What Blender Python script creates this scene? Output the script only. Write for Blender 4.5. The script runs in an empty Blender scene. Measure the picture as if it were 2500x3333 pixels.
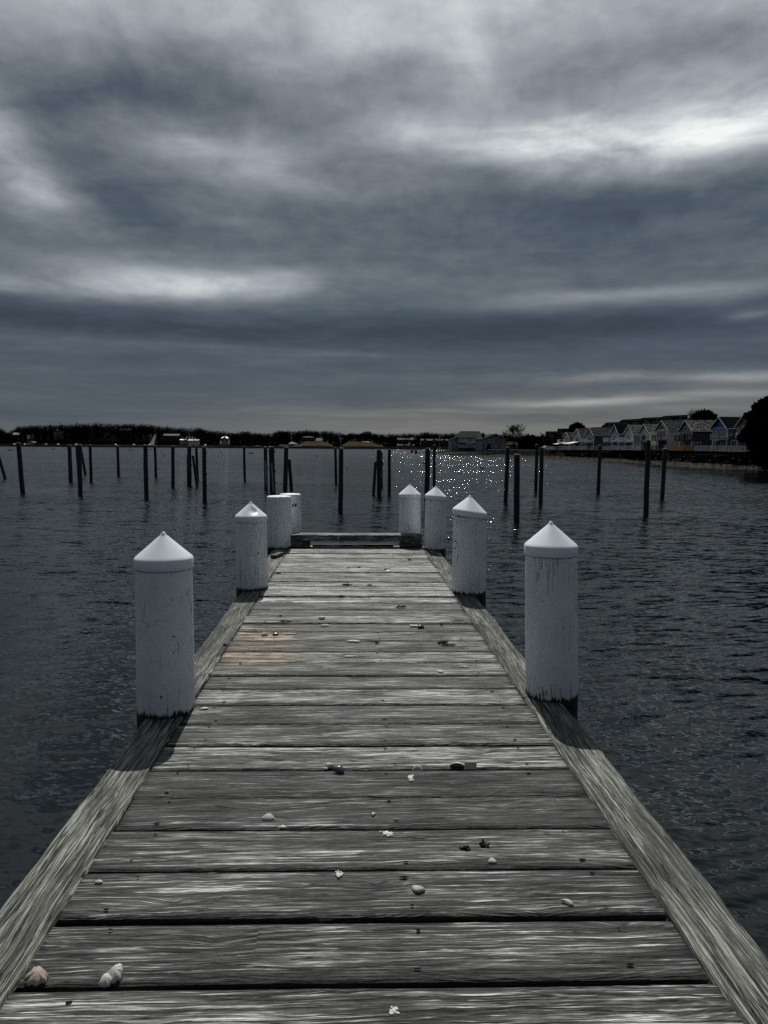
import bpy, math, random
from mathutils import Vector, Matrix, noise as mnoise
R = math.radians
rnd = random.Random(7)

# ------------------------------------------------------------------ camera
scene = bpy.context.scene
COL = scene.collection
W0, H0, F = 2500.0, 3333.0, 2310.0
PITCH, ROLL, CAMZ = R(5.41), R(0.42), 1.4
WATER = -2.15
cam_d = bpy.data.cameras.new("camera")
cam = bpy.data.objects.new("camera", cam_d)
COL.objects.link(cam)
CM = Matrix.Rotation(math.pi / 2 - PITCH, 3, 'X') @ Matrix.Rotation(ROLL, 3, 'Z')
cam.matrix_world = Matrix.Translation((0, 0, CAMZ)) @ CM.to_4x4()
cam_d.sensor_fit = 'VERTICAL'
cam_d.sensor_height = 36
cam_d.sensor_width = 27
cam_d.lens = 36 * F / H0
cam_d.clip_start = 0.05
cam_d.clip_end = 8000
scene.camera = cam
CP = Vector((0, 0, CAMZ))


def ray(px, py):
    return (CM @ Vector(((px - W0 / 2) / F, -(py - H0 / 2) / F, -1))).normalized()


def at_z(px, py, z):
    r = ray(px, py)
    return CP + r * ((z - CAMZ) / r.z)


def at_d(px, py, d):
    "point on the ray at forward (world y) distance d"
    r = ray(px, py)
    return CP + r * (d / r.y)


def horizon(px):
    return 1447.8 + (px - 1250) * 0.0073


# ------------------------------------------------------------------ render / view
scene.view_settings.view_transform = 'Standard'
scene.view_settings.look = 'None'
scene.view_settings.exposure = EXPOSURE = 0.0
scene.view_settings.gamma = 1
scene.render.engine = 'CYCLES'
scene.cycles.use_denoising = False
scene.cycles.max_bounces = 6
scene.cycles.sample_clamp_direct = 0
scene.cycles.sample_clamp_indirect = 4
scene.cycles.caustics_reflective = False
scene.cycles.caustics_refractive = False

# ------------------------------------------------------------------ sun
SUN_EL, SUN_AZ = R(54.5), R(-4.5)      # azimuth from +Y towards +X
sd = bpy.data.lights.new("sun", 'SUN')
sd.energy = 4.0
sd.angle = R(0.5)
sd.color = (1.0, 0.975, 0.94)
sun = bpy.data.objects.new("sun", sd)
COL.objects.link(sun)
S = Vector((math.sin(SUN_AZ) * math.cos(SUN_EL), math.cos(SUN_AZ) * math.cos(SUN_EL), math.sin(SUN_EL)))
sun.rotation_euler = S.to_track_quat('Z', 'Y').to_euler()
sun.location = (0, 0, 60)

# ------------------------------------------------------------------ node helper


class NT:
    def __init__(s, tree):
        s.t = tree
        s.t.nodes.clear()

    def n(s, kind, **kw):
        nd = s.t.nodes.new(kind)
        for k, v in kw.items():
            setattr(nd, k, v)
        return nd

    def link(s, a, b):
        s.t.links.new(a, b)

    def _in(s, sock, v):
        if hasattr(v, 'is_output'):
            s.link(v, sock)
        elif v is not None:
            sock.default_value = v

    def math(s, op, a, b=None, c=None, clamp=False):
        nd = s.n('ShaderNodeMath', operation=op, use_clamp=clamp)
        for i, v in enumerate((a, b, c)):
            if v is not None:
                s._in(nd.inputs[i], v)
        return nd.outputs[0]

    def vmath(s, op, a, b=None):
        nd = s.n('ShaderNodeVectorMath', operation=op)
        s._in(nd.inputs[0], a)
        if b is not None:
            s._in(nd.inputs[1], b)
        return nd.outputs['Value'] if op in ('DOT_PRODUCT', 'LENGTH') else nd.outputs[0]

    def comb(s, x=0.0, y=0.0, z=0.0):
        nd = s.n('ShaderNodeCombineXYZ')
        for i, v in enumerate((x, y, z)):
            s._in(nd.inputs[i], v)
        return nd.outputs[0]

    def sep(s, v):
        nd = s.n('ShaderNodeSeparateXYZ')
        s._in(nd.inputs[0], v)
        return nd.outputs

    def noise(s, v, scale, detail=3, rough=0.55, dist=0.0, dim='3D'):
        nd = s.n('ShaderNodeTexNoise', noise_dimensions=dim)
        s._in(nd.inputs['Vector'], v)
        nd.inputs['Scale'].default_value = scale
        nd.inputs['Detail'].default_value = detail
        nd.inputs['Roughness'].default_value = rough
        nd.inputs['Distortion'].default_value = dist
        return nd.outputs['Fac']

    def map(s, v, f0, f1, t0=0.0, t1=1.0, smooth=False, clamp=True):
        nd = s.n('ShaderNodeMapRange', clamp=clamp)
        if smooth:
            nd.interpolation_type = 'SMOOTHSTEP'
        s._in(nd.inputs[0], v)
        for i, x in enumerate((f0, f1, t0, t1)):
            s._in(nd.inputs[i + 1], x)
        return nd.outputs[0]

    def ramp(s, v, stops, interp='LINEAR'):
        nd = s.n('ShaderNodeValToRGB')
        cr = nd.color_ramp
        cr.interpolation = interp
        while len(cr.elements) < len(stops):
            cr.elements.new(0.5)
        for e, (p, c) in zip(cr.elements, stops):
            e.position = p
            e.color = (c[0], c[1], c[2], 1) if hasattr(c, '__len__') else (c, c, c, 1)
        s._in(nd.inputs[0], v)
        return nd.outputs[0]

    def mix(s, f, a, b, blend='MIX'):
        nd = s.n('ShaderNodeMix', data_type='RGBA', blend_type=blend)
        s._in(nd.inputs[0], f)
        for i, v in ((6, a), (7, b)):
            if hasattr(v, 'is_output'):
                s.link(v, nd.inputs[i])
            else:
                nd.inputs[i].default_value = (v[0], v[1], v[2], 1)
        return nd.outputs[2]

    def mapping(s, v, loc=(0, 0, 0), rot=(0, 0, 0), scale=(1, 1, 1), kind='POINT'):
        nd = s.n('ShaderNodeMapping', vector_type=kind)
        s._in(nd.inputs[0], v)
        nd.inputs[1].default_value = loc
        nd.inputs[2].default_value = rot
        nd.inputs[3].default_value = scale
        return nd.outputs[0]

    def bump(s, h, strength=0.5, dist=0.01, normal=None):
        nd = s.n('ShaderNodeBump')
        nd.inputs['Strength'].default_value = strength
        nd.inputs['Distance'].default_value = dist
        s._in(nd.inputs['Height'], h)
        if normal is not None:
            s.link(normal, nd.inputs['Normal'])
        return nd.outputs[0]


def lin(*c):
    return tuple(((v / 255) / 12.92 if v / 255 <= .04045 else ((v / 255 + .055) / 1.055) ** 2.4) for v in c)


# ------------------------------------------------------------------ world: overcast sky with breaks in the cloud
world = bpy.data.worlds.new("World")
scene.world = world
world.use_nodes = True
w = NT(world.node_tree)
out = w.n('ShaderNodeOutputWorld')
bg = w.n('ShaderNodeBackground')
bg.inputs['Strength'].default_value = 0.1
w.link(bg.outputs[0], out.inputs[0])
sky = w.n('ShaderNodeTexSky', sky_type='NISHITA')
sky.sun_disc = False
sky.sun_elevation = SUN_EL
sky.sun_rotation = SUN_AZ
tc = w.n('ShaderNodeTexCoord')
D = w.vmath('NORMALIZE', tc.outputs['Generated'])
dx, dy, dz = w.sep(D)
az = w.math('ARCTAN2', dx, dy)
el = w.math('ARCSINE', dz)
# cloud layer seen in perspective: flat plane coordinates
den = w.math('MAXIMUM', w.math('ADD', dz, 0.10), 0.05)
cp_ = w.comb(w.math('DIVIDE', dx, den), w.math('DIVIDE', dy, den), 0.0)
n1 = w.noise(cp_, 0.9, 5, 0.55, 0.4)
n2 = w.noise(w.vmath('MULTIPLY', cp_, (1.0, 1.6, 1.0)), 2.6, 6, 0.6, 0.3)
AE = w.comb(az, el, 0.0)
ns = w.n('ShaderNodeTexNoise')
w.link(w.vmath('MULTIPLY', AE, (1.0, 2.6, 1.0)), ns.inputs['Vector'])
ns.inputs['Scale'].default_value = 4.0
ns.inputs['Detail'].default_value = 4
warp = w.vmath('MULTIPLY', w.vmath('SUBTRACT', ns.outputs['Color'], (0.5, 0.5, 0.5)), (0.075, 0.030, 0.0))
AEw = w.vmath('ADD', AE, warp)
K = 1659 / 2500.0


def ae(x, y):
    r = ray(x / K, y / K)
    return math.atan2(r.x, r.y), math.asin(r.z)


base_stops = [(-10, .36), (0, .70), (80, .66), (160, .58), (250, .55), (330, .52), (390, .45), (440, .405), (520, .40),
              (590, .41), (650, .38), (710, .305), (760, .335), (800, .325), (860, .335), (895, .385), (925, .43), (952, .43)]
el01 = w.math('DIVIDE', el, math.pi / 2)
_, elw_, _z = w.sep(AEw)
elw = w.math('DIVIDE', elw_, math.pi / 2)
stops = sorted((max(0.0, ae(829, y)[1] / (math.pi / 2)), v) for y, v in base_stops[1:])
stops = [(0.0, stops[0][1])] + [s_ for s_ in stops if s_[0] > 0.002] + [(0.50, .56), (0.62, .46), (1.0, .42)]
V = w.ramp(elw, stops, 'B_SPLINE' if False else 'EASE')
BL = [(1400, 308, 270, 60, 0, .30), (1130, 300, 140, 34, 8, .20), (880, 305, 80, 36, 0, .12), (1620, 270, 150, 75, 0, .17),
      (1560, 200, 200, 40, -20, .05),
      (440, 612, 200, 30, 2, .28), (610, 612, 55, 20, 0, .15), (90, 618, 150, 18, 0, .14), (250, 600, 200, 30, 0, .06),
      (40, 350, 100, 70, -30, .26), (100, 420, 110, 30, 0, .07), (500, 340, 210, 42, -12, .14),
      (330, 185, 240, 85, 0, -.17), (120, 230, 130, 60, -15, -.10), (830, 165, 180, 50, 10, -.06), (1250, 130, 180, 60, 0, -.02),
      (740, 50, 60, 90, 35, .11), (900, 60, 60, 60, 0, .05), (1010, 110, 40, 90, 20, .10), (160, 40, 200, 30, 0, .03),
      (400, 30, 120, 30, 0, .05), (230, 400, 130, 40, -30, -.07), (640, 440, 350, 30, 0, -.03),
      (1400, 430, 340, 45, 0, -.08), (1000, 370, 120, 24, -15, -.06), (1350, 540, 400, 45, 0, -.04), (300, 500, 400, 30, 0, .02),
      (1130, 655, 110, 20, 0, .09), (1340, 633, 130, 13, 0, .18), (1570, 622, 120, 16, 6, .09), (1640, 672, 50, 10, 0, .15),
      (1120, 712, 520, 34, 0, -.10), (180, 705, 380, 30, 0, -.09), (220, 742, 200, 7, 0, .05),
      (760, 768, 140, 5, 0, .05), (620, 755, 90, 4, 0, .04), (1450, 815, 270, 10, 0, .24), (1270, 868, 190, 7, 0, .27),
      (1560, 850, 150, 7, 0, .15), (1000, 885, 230, 4, 0, .07), (1560, 885, 200, 10, 0, .06), (1450, 840, 280, 14, 0, .06),
      (80, 915, 320, 40, 0, -.09), (1250, 925, 420, 14, 0, .02), (800, 895, 150, 4, 0, .04)]
nb = w.noise(w.vmath('ADD', w.vmath('MULTIPLY', AE, (5.0, 15.0, 1.0)), (3.0, 0.0, 0.0)), 1.0, 6, 0.6, 0.5)
brk = w.map(nb, .36, .64, .45, 1.35)
for (x, y, sx, sy, rot, amp) in BL:
    a0, e0 = ae(x, y)
    ax, ex = ae(x + sx, y)
    ay, ey = ae(x, y - sy)
    mp = w.mapping(AEw, (a0, e0, 0), (0, 0, R(rot)), (abs(ax - a0) * 1.25, abs(ey - e0) * 1.25, 1), 'TEXTURE')
    g = w.math('EXPONENT', w.math('MULTIPLY', w.vmath('DOT_PRODUCT', mp, mp), -1.0))
    if sx * sy > 2200 and amp > 0:
        g = w.math('MULTIPLY', g, brk)
    V = w.math('MULTIPLY_ADD', g, amp, V)
V = w.math('SUBTRACT', V, w.map(dy, 0.25, -0.5, 0.0, 0.13, True))
amp_el = w.map(el, 0.0, 0.35, 0.06, 0.20)
V = w.math('ADD', V, w.math('MULTIPLY', w.math('SUBTRACT', n1, 0.5), amp_el))
amp2 = w.map(el, 0.02, 0.5, 0.06, 0.26)
n4 = w.noise(w.mapping(AE, (0, 0, 0), (0, 0, R(35)), (5.0, 9.0, 1)), 1.0, 7, 0.62, 0.6)
V = w.math('ADD', V, w.math('MULTIPLY', w.math('SUBTRACT', n4, 0.5), w.map(el, 0.08, 0.45, 0.03, 0.26)))
V = w.math('ADD', V, w.math('MULTIPLY', w.math('SUBTRACT', n2, 0.5), amp2))
# thin horizontal streaks low over the horizon
n3 = w.noise(w.vmath('MULTIPLY', cp_, (1.5, 1.0, 1.0)), 7.0, 6, 0.65, 0.2)
V = w.math('ADD', V, w.math('MULTIPLY', w.math('SUBTRACT', n3, 0.5), w.map(el, 0.05, 0.5, 0.04, 0.20)))
st = w.noise(w.vmath('MULTIPLY', AEw, (2.2, 42.0, 1.0)), 1.0, 4, 0.6)
V = w.math('ADD', V, w.math('MULTIPLY', w.math('SUBTRACT', st, 0.5), w.map(el, 0.0, 0.45, 0.16, 0.0)))
cc = w.ramp(V, [(0.0, lin(22, 28, 34)), (.22, lin(46, 54, 65)), (.33, lin(70, 80, 92)), (.42, lin(97, 104, 110)),
                (.52, lin(125, 131, 137)), (.65, lin(160, 166, 171)), (.8, lin(200, 207, 208)), (1.0, lin(246, 250, 247))])
warm = w.map(el, 0.0, 0.14, 1.0, 0.0, True)
warm = w.math('MULTIPLY', warm, w.map(az, -0.35, 0.05, 0.1, 0.75))
cc = w.mix(warm, cc, w.mix(1.0, cc, (1.16, 1.0, .86), 'MULTIPLY'))
cc10 = w.mix(1.0, cc, (10, 10, 10), 'MULTIPLY')
fin = w.mix(0.04, cc10, sky.outputs[0])
w.link(fin, bg.inputs['Color'])
world.cycles.sampling_method = 'MANUAL'
world.cycles.sample_map_resolution = 512

# ------------------------------------------------------------------ mesh builder


class MB:
    def __init__(s):
        s.v, s.f, s.m, s.sm = [], [], [], []
        s.edge = {}          # vertex -> metres from the long arris

    def vert(s, p):
        s.v.append((p[0], p[1], p[2]))
        return len(s.v) - 1

    def face(s, idx, m=0, smooth=False):
        s.f.append(tuple(idx))
        s.m.append(m)
        s.sm.append(smooth)

    def quad(s, a, b, c, d, m=0):
        i = [s.vert(p) for p in (a, b, c, d)]
        s.face(i, m)

    def box(s, a, b, m=0, M=None):
        x0, y0, z0 = a
        x1, y1, z1 = b
        P = [(x0, y0, z0), (x1, y0, z0), (x1, y1, z0), (x0, y1, z0), (x0, y0, z1), (x1, y0, z1), (x1, y1, z1), (x0, y1, z1)]
        if M is not None:
            P = [M @ Vector(p) for p in P]
        i = [s.vert(p) for p in P]
        for q in ((0, 3, 2, 1), (4, 5, 6, 7), (0, 1, 5, 4), (1, 2, 6, 5), (2, 3, 7, 6), (3, 0, 4, 7)):
            s.face([i[k] for k in q], m)

    def bar(s, p, q, wd, ht, m=0, up=(0, 0, 1)):
        "box beam from p to q"
        p, q = Vector(p), Vector(q)
        d = (q - p)
        L = d.length
        d.normalize()
        u = Vector(up)
        sd_ = d.cross(u)
        if sd_.length < 1e-4:
            sd_ = Vector((1, 0, 0))
        sd_.normalize()
        u = sd_.cross(d)
        M = Matrix.Translation(p) @ Matrix((d, sd_, u)).transposed().to_4x4()
        s.box((0, -wd / 2, -ht / 2), (L, wd / 2, ht / 2), m, M)

    def tube(s, pts, rad, n=8, m=0, cap=True, smooth=True):
        rings = []
        pts = [Vector(p) for p in pts]
        up0 = None
        for k, p in enumerate(pts):
            d = (pts[min(k + 1, len(pts) - 1)] - pts[max(k - 1, 0)])
            if d.length < 1e-9:
                d = Vector((0, 0, 1))
            d.normalize()
            a = up0 if up0 is not None else (Vector((1, 0, 0)) if abs(d.x) < .8 else Vector((0, 1, 0)))
            a = (a - d * a.dot(d)).normalized()
            up0 = a
            b = d.cross(a)
            r = rad[k] if hasattr(rad, '__len__') else rad
            rings.append([s.vert(p + (a * math.cos(2 * math.pi * j / n) + b * math.sin(2 * math.pi * j / n)) * r) for j in range(n)])
        for k in range(len(rings) - 1):
            A, B = rings[k], rings[k + 1]
            for j in range(n):
                s.face((A[j], A[(j + 1) % n], B[(j + 1) % n], B[j]), m, smooth)
        if cap:
            s.face(rings[0][::-1], m)
            s.face(rings[-1], m)

    def lathe(s, prof, n=48, m=0, c=(0, 0, 0), fn=None, smooth=True):
        "prof: list of (r, z) bottom to top; fn(angle, r, z) -> (r, z)"
        rings = []
        for (r, z) in prof:
            if r < 1e-6:
                rings.append([s.vert((c[0], c[1], c[2] + z))])
                continue
            ring = []
            for j in range(n):
                a = 2 * math.pi * j / n
                rr, zz = fn(a, r, z) if fn else (r, z)
                ring.append(s.vert((c[0] + rr * math.cos(a), c[1] + rr * math.sin(a), c[2] + zz)))
            rings.append(ring)
        for k in range(len(rings) - 1):
            A, B = rings[k], rings[k + 1]
            for j in range(n):
                j2 = (j + 1) % n
                if len(A) == 1:
                    s.face((A[0], B[j2], B[j]), m, smooth)
                elif len(B) == 1:
                    s.face((A[j], A[j2], B[0]), m, smooth)
                else:
                    s.face((A[j], A[j2], B[j2], B[j]), m, smooth)
        if len(rings[0]) > 1:
            s.face(rings[0][::-1], m)
        if len(rings[-1]) > 1:
            s.face(rings[-1], m)

    def prism(s, poly, off, m=0):
        "poly: planar list of points, off: extrusion vector"
        n = len(poly)
        A = [s.vert(p) for p in poly]
        B = [s.vert(Vector(p) + Vector(off)) for p in poly]
        s.face(A[::-1], m)
        s.face(B, m)
        for j in range(n):
            s.face((A[j], A[(j + 1) % n], B[(j + 1) % n], B[j]), m)

    def build(s, name, mats, parent=None, grain=None, loc=None):
        me = bpy.data.meshes.new(name)
        me.from_pydata(s.v, [], s.f)
        if not isinstance(mats, (list, tuple)):
            mats = [mats]
        for mt in mats:
            me.materials.append(mt)
        me.polygons.foreach_set('material_index', s.m)
        me.polygons.foreach_set('use_smooth', s.sm)
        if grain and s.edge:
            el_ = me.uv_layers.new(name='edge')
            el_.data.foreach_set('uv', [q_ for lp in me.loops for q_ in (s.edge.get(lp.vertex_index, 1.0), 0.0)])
        if grain:
            ru, rv = rnd.uniform(0, 60), rnd.uniform(0, 60)
            uvl = me.uv_layers.new(name='grain')
            co = []
            for lp in me.loops:
                x, y, z = s.v[lp.vertex_index]
                if grain == 'x':
                    co += [x + ru, y + z + rv]
                elif grain == 'y':
                    co += [y + ru, x + z + rv]
                else:
                    co += [z + ru, x + y + rv]
            uvl.data.foreach_set('uv', co)
        me.update()
        o = bpy.data.objects.new(name, me)
        COL.objects.link(o)
        if parent is not None:
            o.parent = parent
        if loc is not None:
            o.location = loc
        return o


def tag(o, label=None, cat=None, group=None, kind=None):
    if label:
        o['label'] = label
    if cat:
        o['category'] = cat
    if group:
        o['group'] = group
    if kind:
        o['kind'] = kind
    return o


def empty(name, loc, rz=0.0, label=None, cat=None, group=None):
    o = bpy.data.objects.new(name, None)
    o.empty_display_size = 0.2
    COL.objects.link(o)
    o.location = loc
    o.rotation_euler = (0, 0, rz)
    return tag(o, label, cat, group)


def nz(x, y=0.0, z=0.0):
    return mnoise.noise(Vector((x, y, z)))


# ------------------------------------------------------------------ materials


def mat(name):
    m = bpy.data.materials.new(name)
    m.use_nodes = True
    t = NT(m.node_tree)
    o = t.n('ShaderNodeOutputMaterial')
    b = t.n('ShaderNodeBsdfPrincipled')
    t.link(b.outputs[0], o.inputs[0])
    return m, t, b


def simple(name, col, rough=0.6, var=0.15, scale=3.0, bumps=0.0, spec=0.0, metal=0.0):
    m, t, b = mat(name)
    tc = t.n('ShaderNodeTexCoord')
    n = t.noise(tc.outputs['Object'], scale, 5, 0.6)
    c = t.mix(t.map(n, .3, .7), tuple(v * (1 - var) for v in col), tuple(min(1, v * (1 + var)) for v in col))
    t.link(c, b.inputs['Base Color'])
    b.inputs['Roughness'].default_value = rough
    b.inputs['Specular IOR Level'].default_value = spec
    b.inputs['Metallic'].default_value = metal
    if bumps:
        t.link(t.bump(n, 0.6, bumps), b.inputs['Normal'])
    return m


def wood(name, dark, mid, light, bias=0.0, edges=False, rough=0.62, stain=None, wide=1.0, crack=1.0, spec=0.4):
    "weathered grey timber; UV layer 'grain' holds metres along / across the grain"
    m, t, b = mat(name)
    uv = t.n('ShaderNodeUVMap', uv_map='grain')
    u, v, _ = t.sep(uv.outputs[0])
    # knots
    kp = t.comb(t.math('MULTIPLY', u, 1.0), t.math('MULTIPLY', v, 2.3), 0.0)
    vo = t.n('ShaderNodeTexVoronoi', voronoi_dimensions='2D')
    t.link(kp, vo.inputs['Vector'])
    vo.inputs['Scale'].default_value = 1.45
    kd = vo.outputs['Distance']
    kr, _, _ = t.sep(vo.outputs['Color'])
    kon = t.map(kr, .45, .5)
    kn = t.math('MULTIPLY', t.map(kd, 0.0, 0.075, 1.0, 0.0, True), kon)
    swirl = t.math('MULTIPLY', t.math('EXPONENT', t.math('MULTIPLY', kd, -9.0)), kon)
    # warped grain coordinate
    wv = t.noise(t.comb(t.math('MULTIPLY', u, 1.1), t.math('MULTIPLY', v, 5.0), 0.0), 1.0, 3, 0.5, dim='2D')
    wv2 = t.noise(t.comb(t.math('MULTIPLY', u, 6.0), t.math('MULTIPLY', v, 14.0), 0.0), 1.0, 2, 0.5, dim='2D')
    vv = t.math('ADD', v, t.math('MULTIPLY', t.math('SUBTRACT', wv, 0.5), 0.040))
    vv = t.math('ADD', vv, t.math('MULTIPLY', t.math('SUBTRACT', wv2, 0.5), 0.008))
    vv = t.math('ADD', vv, t.math('MULTIPLY', swirl, 0.030))
    # growth ring lines (flat sawn figure)
    rg = t.noise(t.comb(t.math('MULTIPLY', u, .75 * wide), t.math('MULTIPLY', vv, 6.5), 0.0), 1.0, 2, 0.45, dim='2D')
    ring = t.math('SINE', t.math('MULTIPLY', rg, 150.0))
    ring = t.map(ring, -1.0, 1.0, 0.0, 1.0)
    ringp = t.math('POWER', ring, 2.2)
    fine = t.noise(t.comb(t.math('MULTIPLY', u, 7.0), t.math('MULTIPLY', vv, 330.0), 0.0), 1.0, 4, 0.65, dim='2D')
    mid_n = t.noise(t.comb(t.math('MULTIPLY', u, 2.2), t.math('MULTIPLY', vv, 120.0), 3.0), 1.0, 4, 0.6, dim='2D')
    big = t.noise(t.comb(t.math('MULTIPLY', u, 1.4), t.math('MULTIPLY', v, 8.0), 7.0), 1.0, 5, 0.62, dim='2D')
    spk = t.noise(t.comb(t.math('MULTIPLY', u, 26.0), t.math('MULTIPLY', v, 150.0), 1.0), 1.0, 3, 0.6, dim='2D')
    # long checks and cracks
    ck = t.noise(t.comb(t.math('MULTIPLY', u, 1.5), t.math('MULTIPLY', vv, 62.0), 11.0), 1.0, 3, 0.55, dim='2D')
    crk = t.map(t.math('ABSOLUTE', t.math('SUBTRACT', ck, 0.5)), 0.004, 0.026, 1.0, 0.0)
    cmask = t.map(t.noise(t.comb(t.math('MULTIPLY', u, 1.3), t.math('MULTIPLY', v, 12.0), 5.0), 1.0, 3, .55, dim='2D'), .44, .54)
    crk = t.math('MULTIPLY', t.math('MULTIPLY', crk, cmask), crack)
    def ctr(x_, k):
        return t.math('MULTIPLY_ADD', t.math('SUBTRACT', x_, .5), k, .5)
    big2 = t.noise(t.comb(t.math('MULTIPLY', u, 4.5), t.math('MULTIPLY', vv, 55.0), 17.0), 1.0, 5, .65, dim='2D')
    g = t.math('MULTIPLY', ctr(big, 4.2), .27)
    g = t.math('MULTIPLY_ADD', ctr(big2, 4.8), .24, g)
    g = t.math('MULTIPLY_ADD', ctr(mid_n, 5.2), .30, g)
    g = t.math('MULTIPLY_ADD', ctr(fine, 5.6), .22, g)
    g = t.math('MULTIPLY_ADD', t.math('SUBTRACT', ringp, .4), .10, g)
    oi = t.n('ShaderNodeObjectInfo')
    g = t.math('ADD', g, t.map(oi.outputs['Random'], 0, 1, -.16 + bias, .15 + bias))
    c = t.ramp(g, [(.12, dark), (.38, tuple(x * .45 for x in mid)), (.58, mid), (.74, tuple(x * 2.1 for x in mid)), (.95, light)])
    # bare dark grain lines
    ln = t.noise(t.comb(t.math('MULTIPLY', u, 1.6), t.math('MULTIPLY', vv, 210.0), 31.0), 1.0, 2, .55, dim='2D')
    c = t.mix(t.map(ln, .535, .56, 0.0, .9), c, dark)
    c = t.mix(t.map(fine, .58, .68, 0.0, .8), c, dark)
    ln2 = t.noise(t.comb(t.math('MULTIPLY', u, 3.2), t.math('MULTIPLY', vv, 78.0), 41.0), 1.0, 3, .6, dim='2D')
    c = t.mix(t.map(ln2, .57, .61, 0.0, .85), c, dark)
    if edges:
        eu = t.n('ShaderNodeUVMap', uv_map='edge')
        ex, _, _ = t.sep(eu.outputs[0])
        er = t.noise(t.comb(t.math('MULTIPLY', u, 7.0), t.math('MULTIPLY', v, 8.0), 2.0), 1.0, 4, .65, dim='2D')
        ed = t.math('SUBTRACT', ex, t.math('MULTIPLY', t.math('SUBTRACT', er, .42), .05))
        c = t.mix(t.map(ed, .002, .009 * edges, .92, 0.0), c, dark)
    if stain:
        geo = t.n('ShaderNodeNewGeometry')
        p = t.mapping(geo.outputs['Position'], stain[0], (0, 0, 0), stain[1], 'TEXTURE')
        px_, py_, _ = t.sep(p)
        nn = t.noise(geo.outputs['Position'], 9.0, 3)
        sx_ = t.map(t.math('ADD', t.math('ABSOLUTE', px_), t.math('MULTIPLY', t.math('SUBTRACT', nn, .5), 1.4)), .5, 1.1, 1.0, 0.0)
        sy_ = t.map(t.math('ADD', t.math('ABSOLUTE', py_), t.math('MULTIPLY', t.math('SUBTRACT', nn, .5), .8)), .6, 1.0, 1.0, 0.0)
        f = t.math('MULTIPLY', t.math('MULTIPLY', sx_, sy_), .75)
        c = t.mix(f, c, t.mix(1.0, c, (1.35, .98, .58), 'MULTIPLY'))
    c = t.mix(t.math('MULTIPLY', kn, .8), c, tuple(x * .5 for x in dark))
    c = t.mix(crk, c, (.004, .004, .004))
    t.link(c, b.inputs['Base Color'])
    b.inputs['Roughness'].default_value = rough
    b.inputs['Specular IOR Level'].default_value = spec
    h = t.math('MULTIPLY_ADD', fine, .35, t.math('MULTIPLY', mid_n, .8))
    h = t.math('MULTIPLY_ADD', ringp, .25, h)
    h = t.math('SUBTRACT', h, t.math('MULTIPLY', crk, 1.6))
    t.link(t.bump(h, 1.0, 0.007), b.inputs['Normal'])
    return m

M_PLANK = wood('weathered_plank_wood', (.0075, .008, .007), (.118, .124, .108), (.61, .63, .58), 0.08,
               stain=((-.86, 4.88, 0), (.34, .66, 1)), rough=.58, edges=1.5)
M_PLANK_NEAR = wood('near_darkened_plank_wood', (.0065, .007, .006), (.086, .090, .079), (.58, .60, .55), .025, rough=.62, edges=1.0)  # darker copy for the near planks, lens vignetting put into the wood colour
M_PLANK_FAR = wood('far_sheen_plank_wood', (.0118, .0124, .011), (.148, .154, .136), (.75, .77, .71), .18, rough=.52, edges=2.0)  # lighter copy for the far planks, grazing sheen painted into the wood colour
M_EDGE = wood('greenish_edge_timber_wood', (.010, .011, .0085), (.094, .100, .080), (.31, .33, .27), 0.04, wide=.8, rough=.6)
M_RAIL = wood('rail_timber_wood', (.02, .02, .019), (.12, .12, .115), (.62, .62, .60), 0.05, rough=.6)
M_DARKW = simple('tarred_joist_wood', (.03, .027, .024), .8, .4, 12, .004)
M_NAIL = simple('rusty_nail_metal', (.012, .008, .006), .7, .3, 60)


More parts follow.
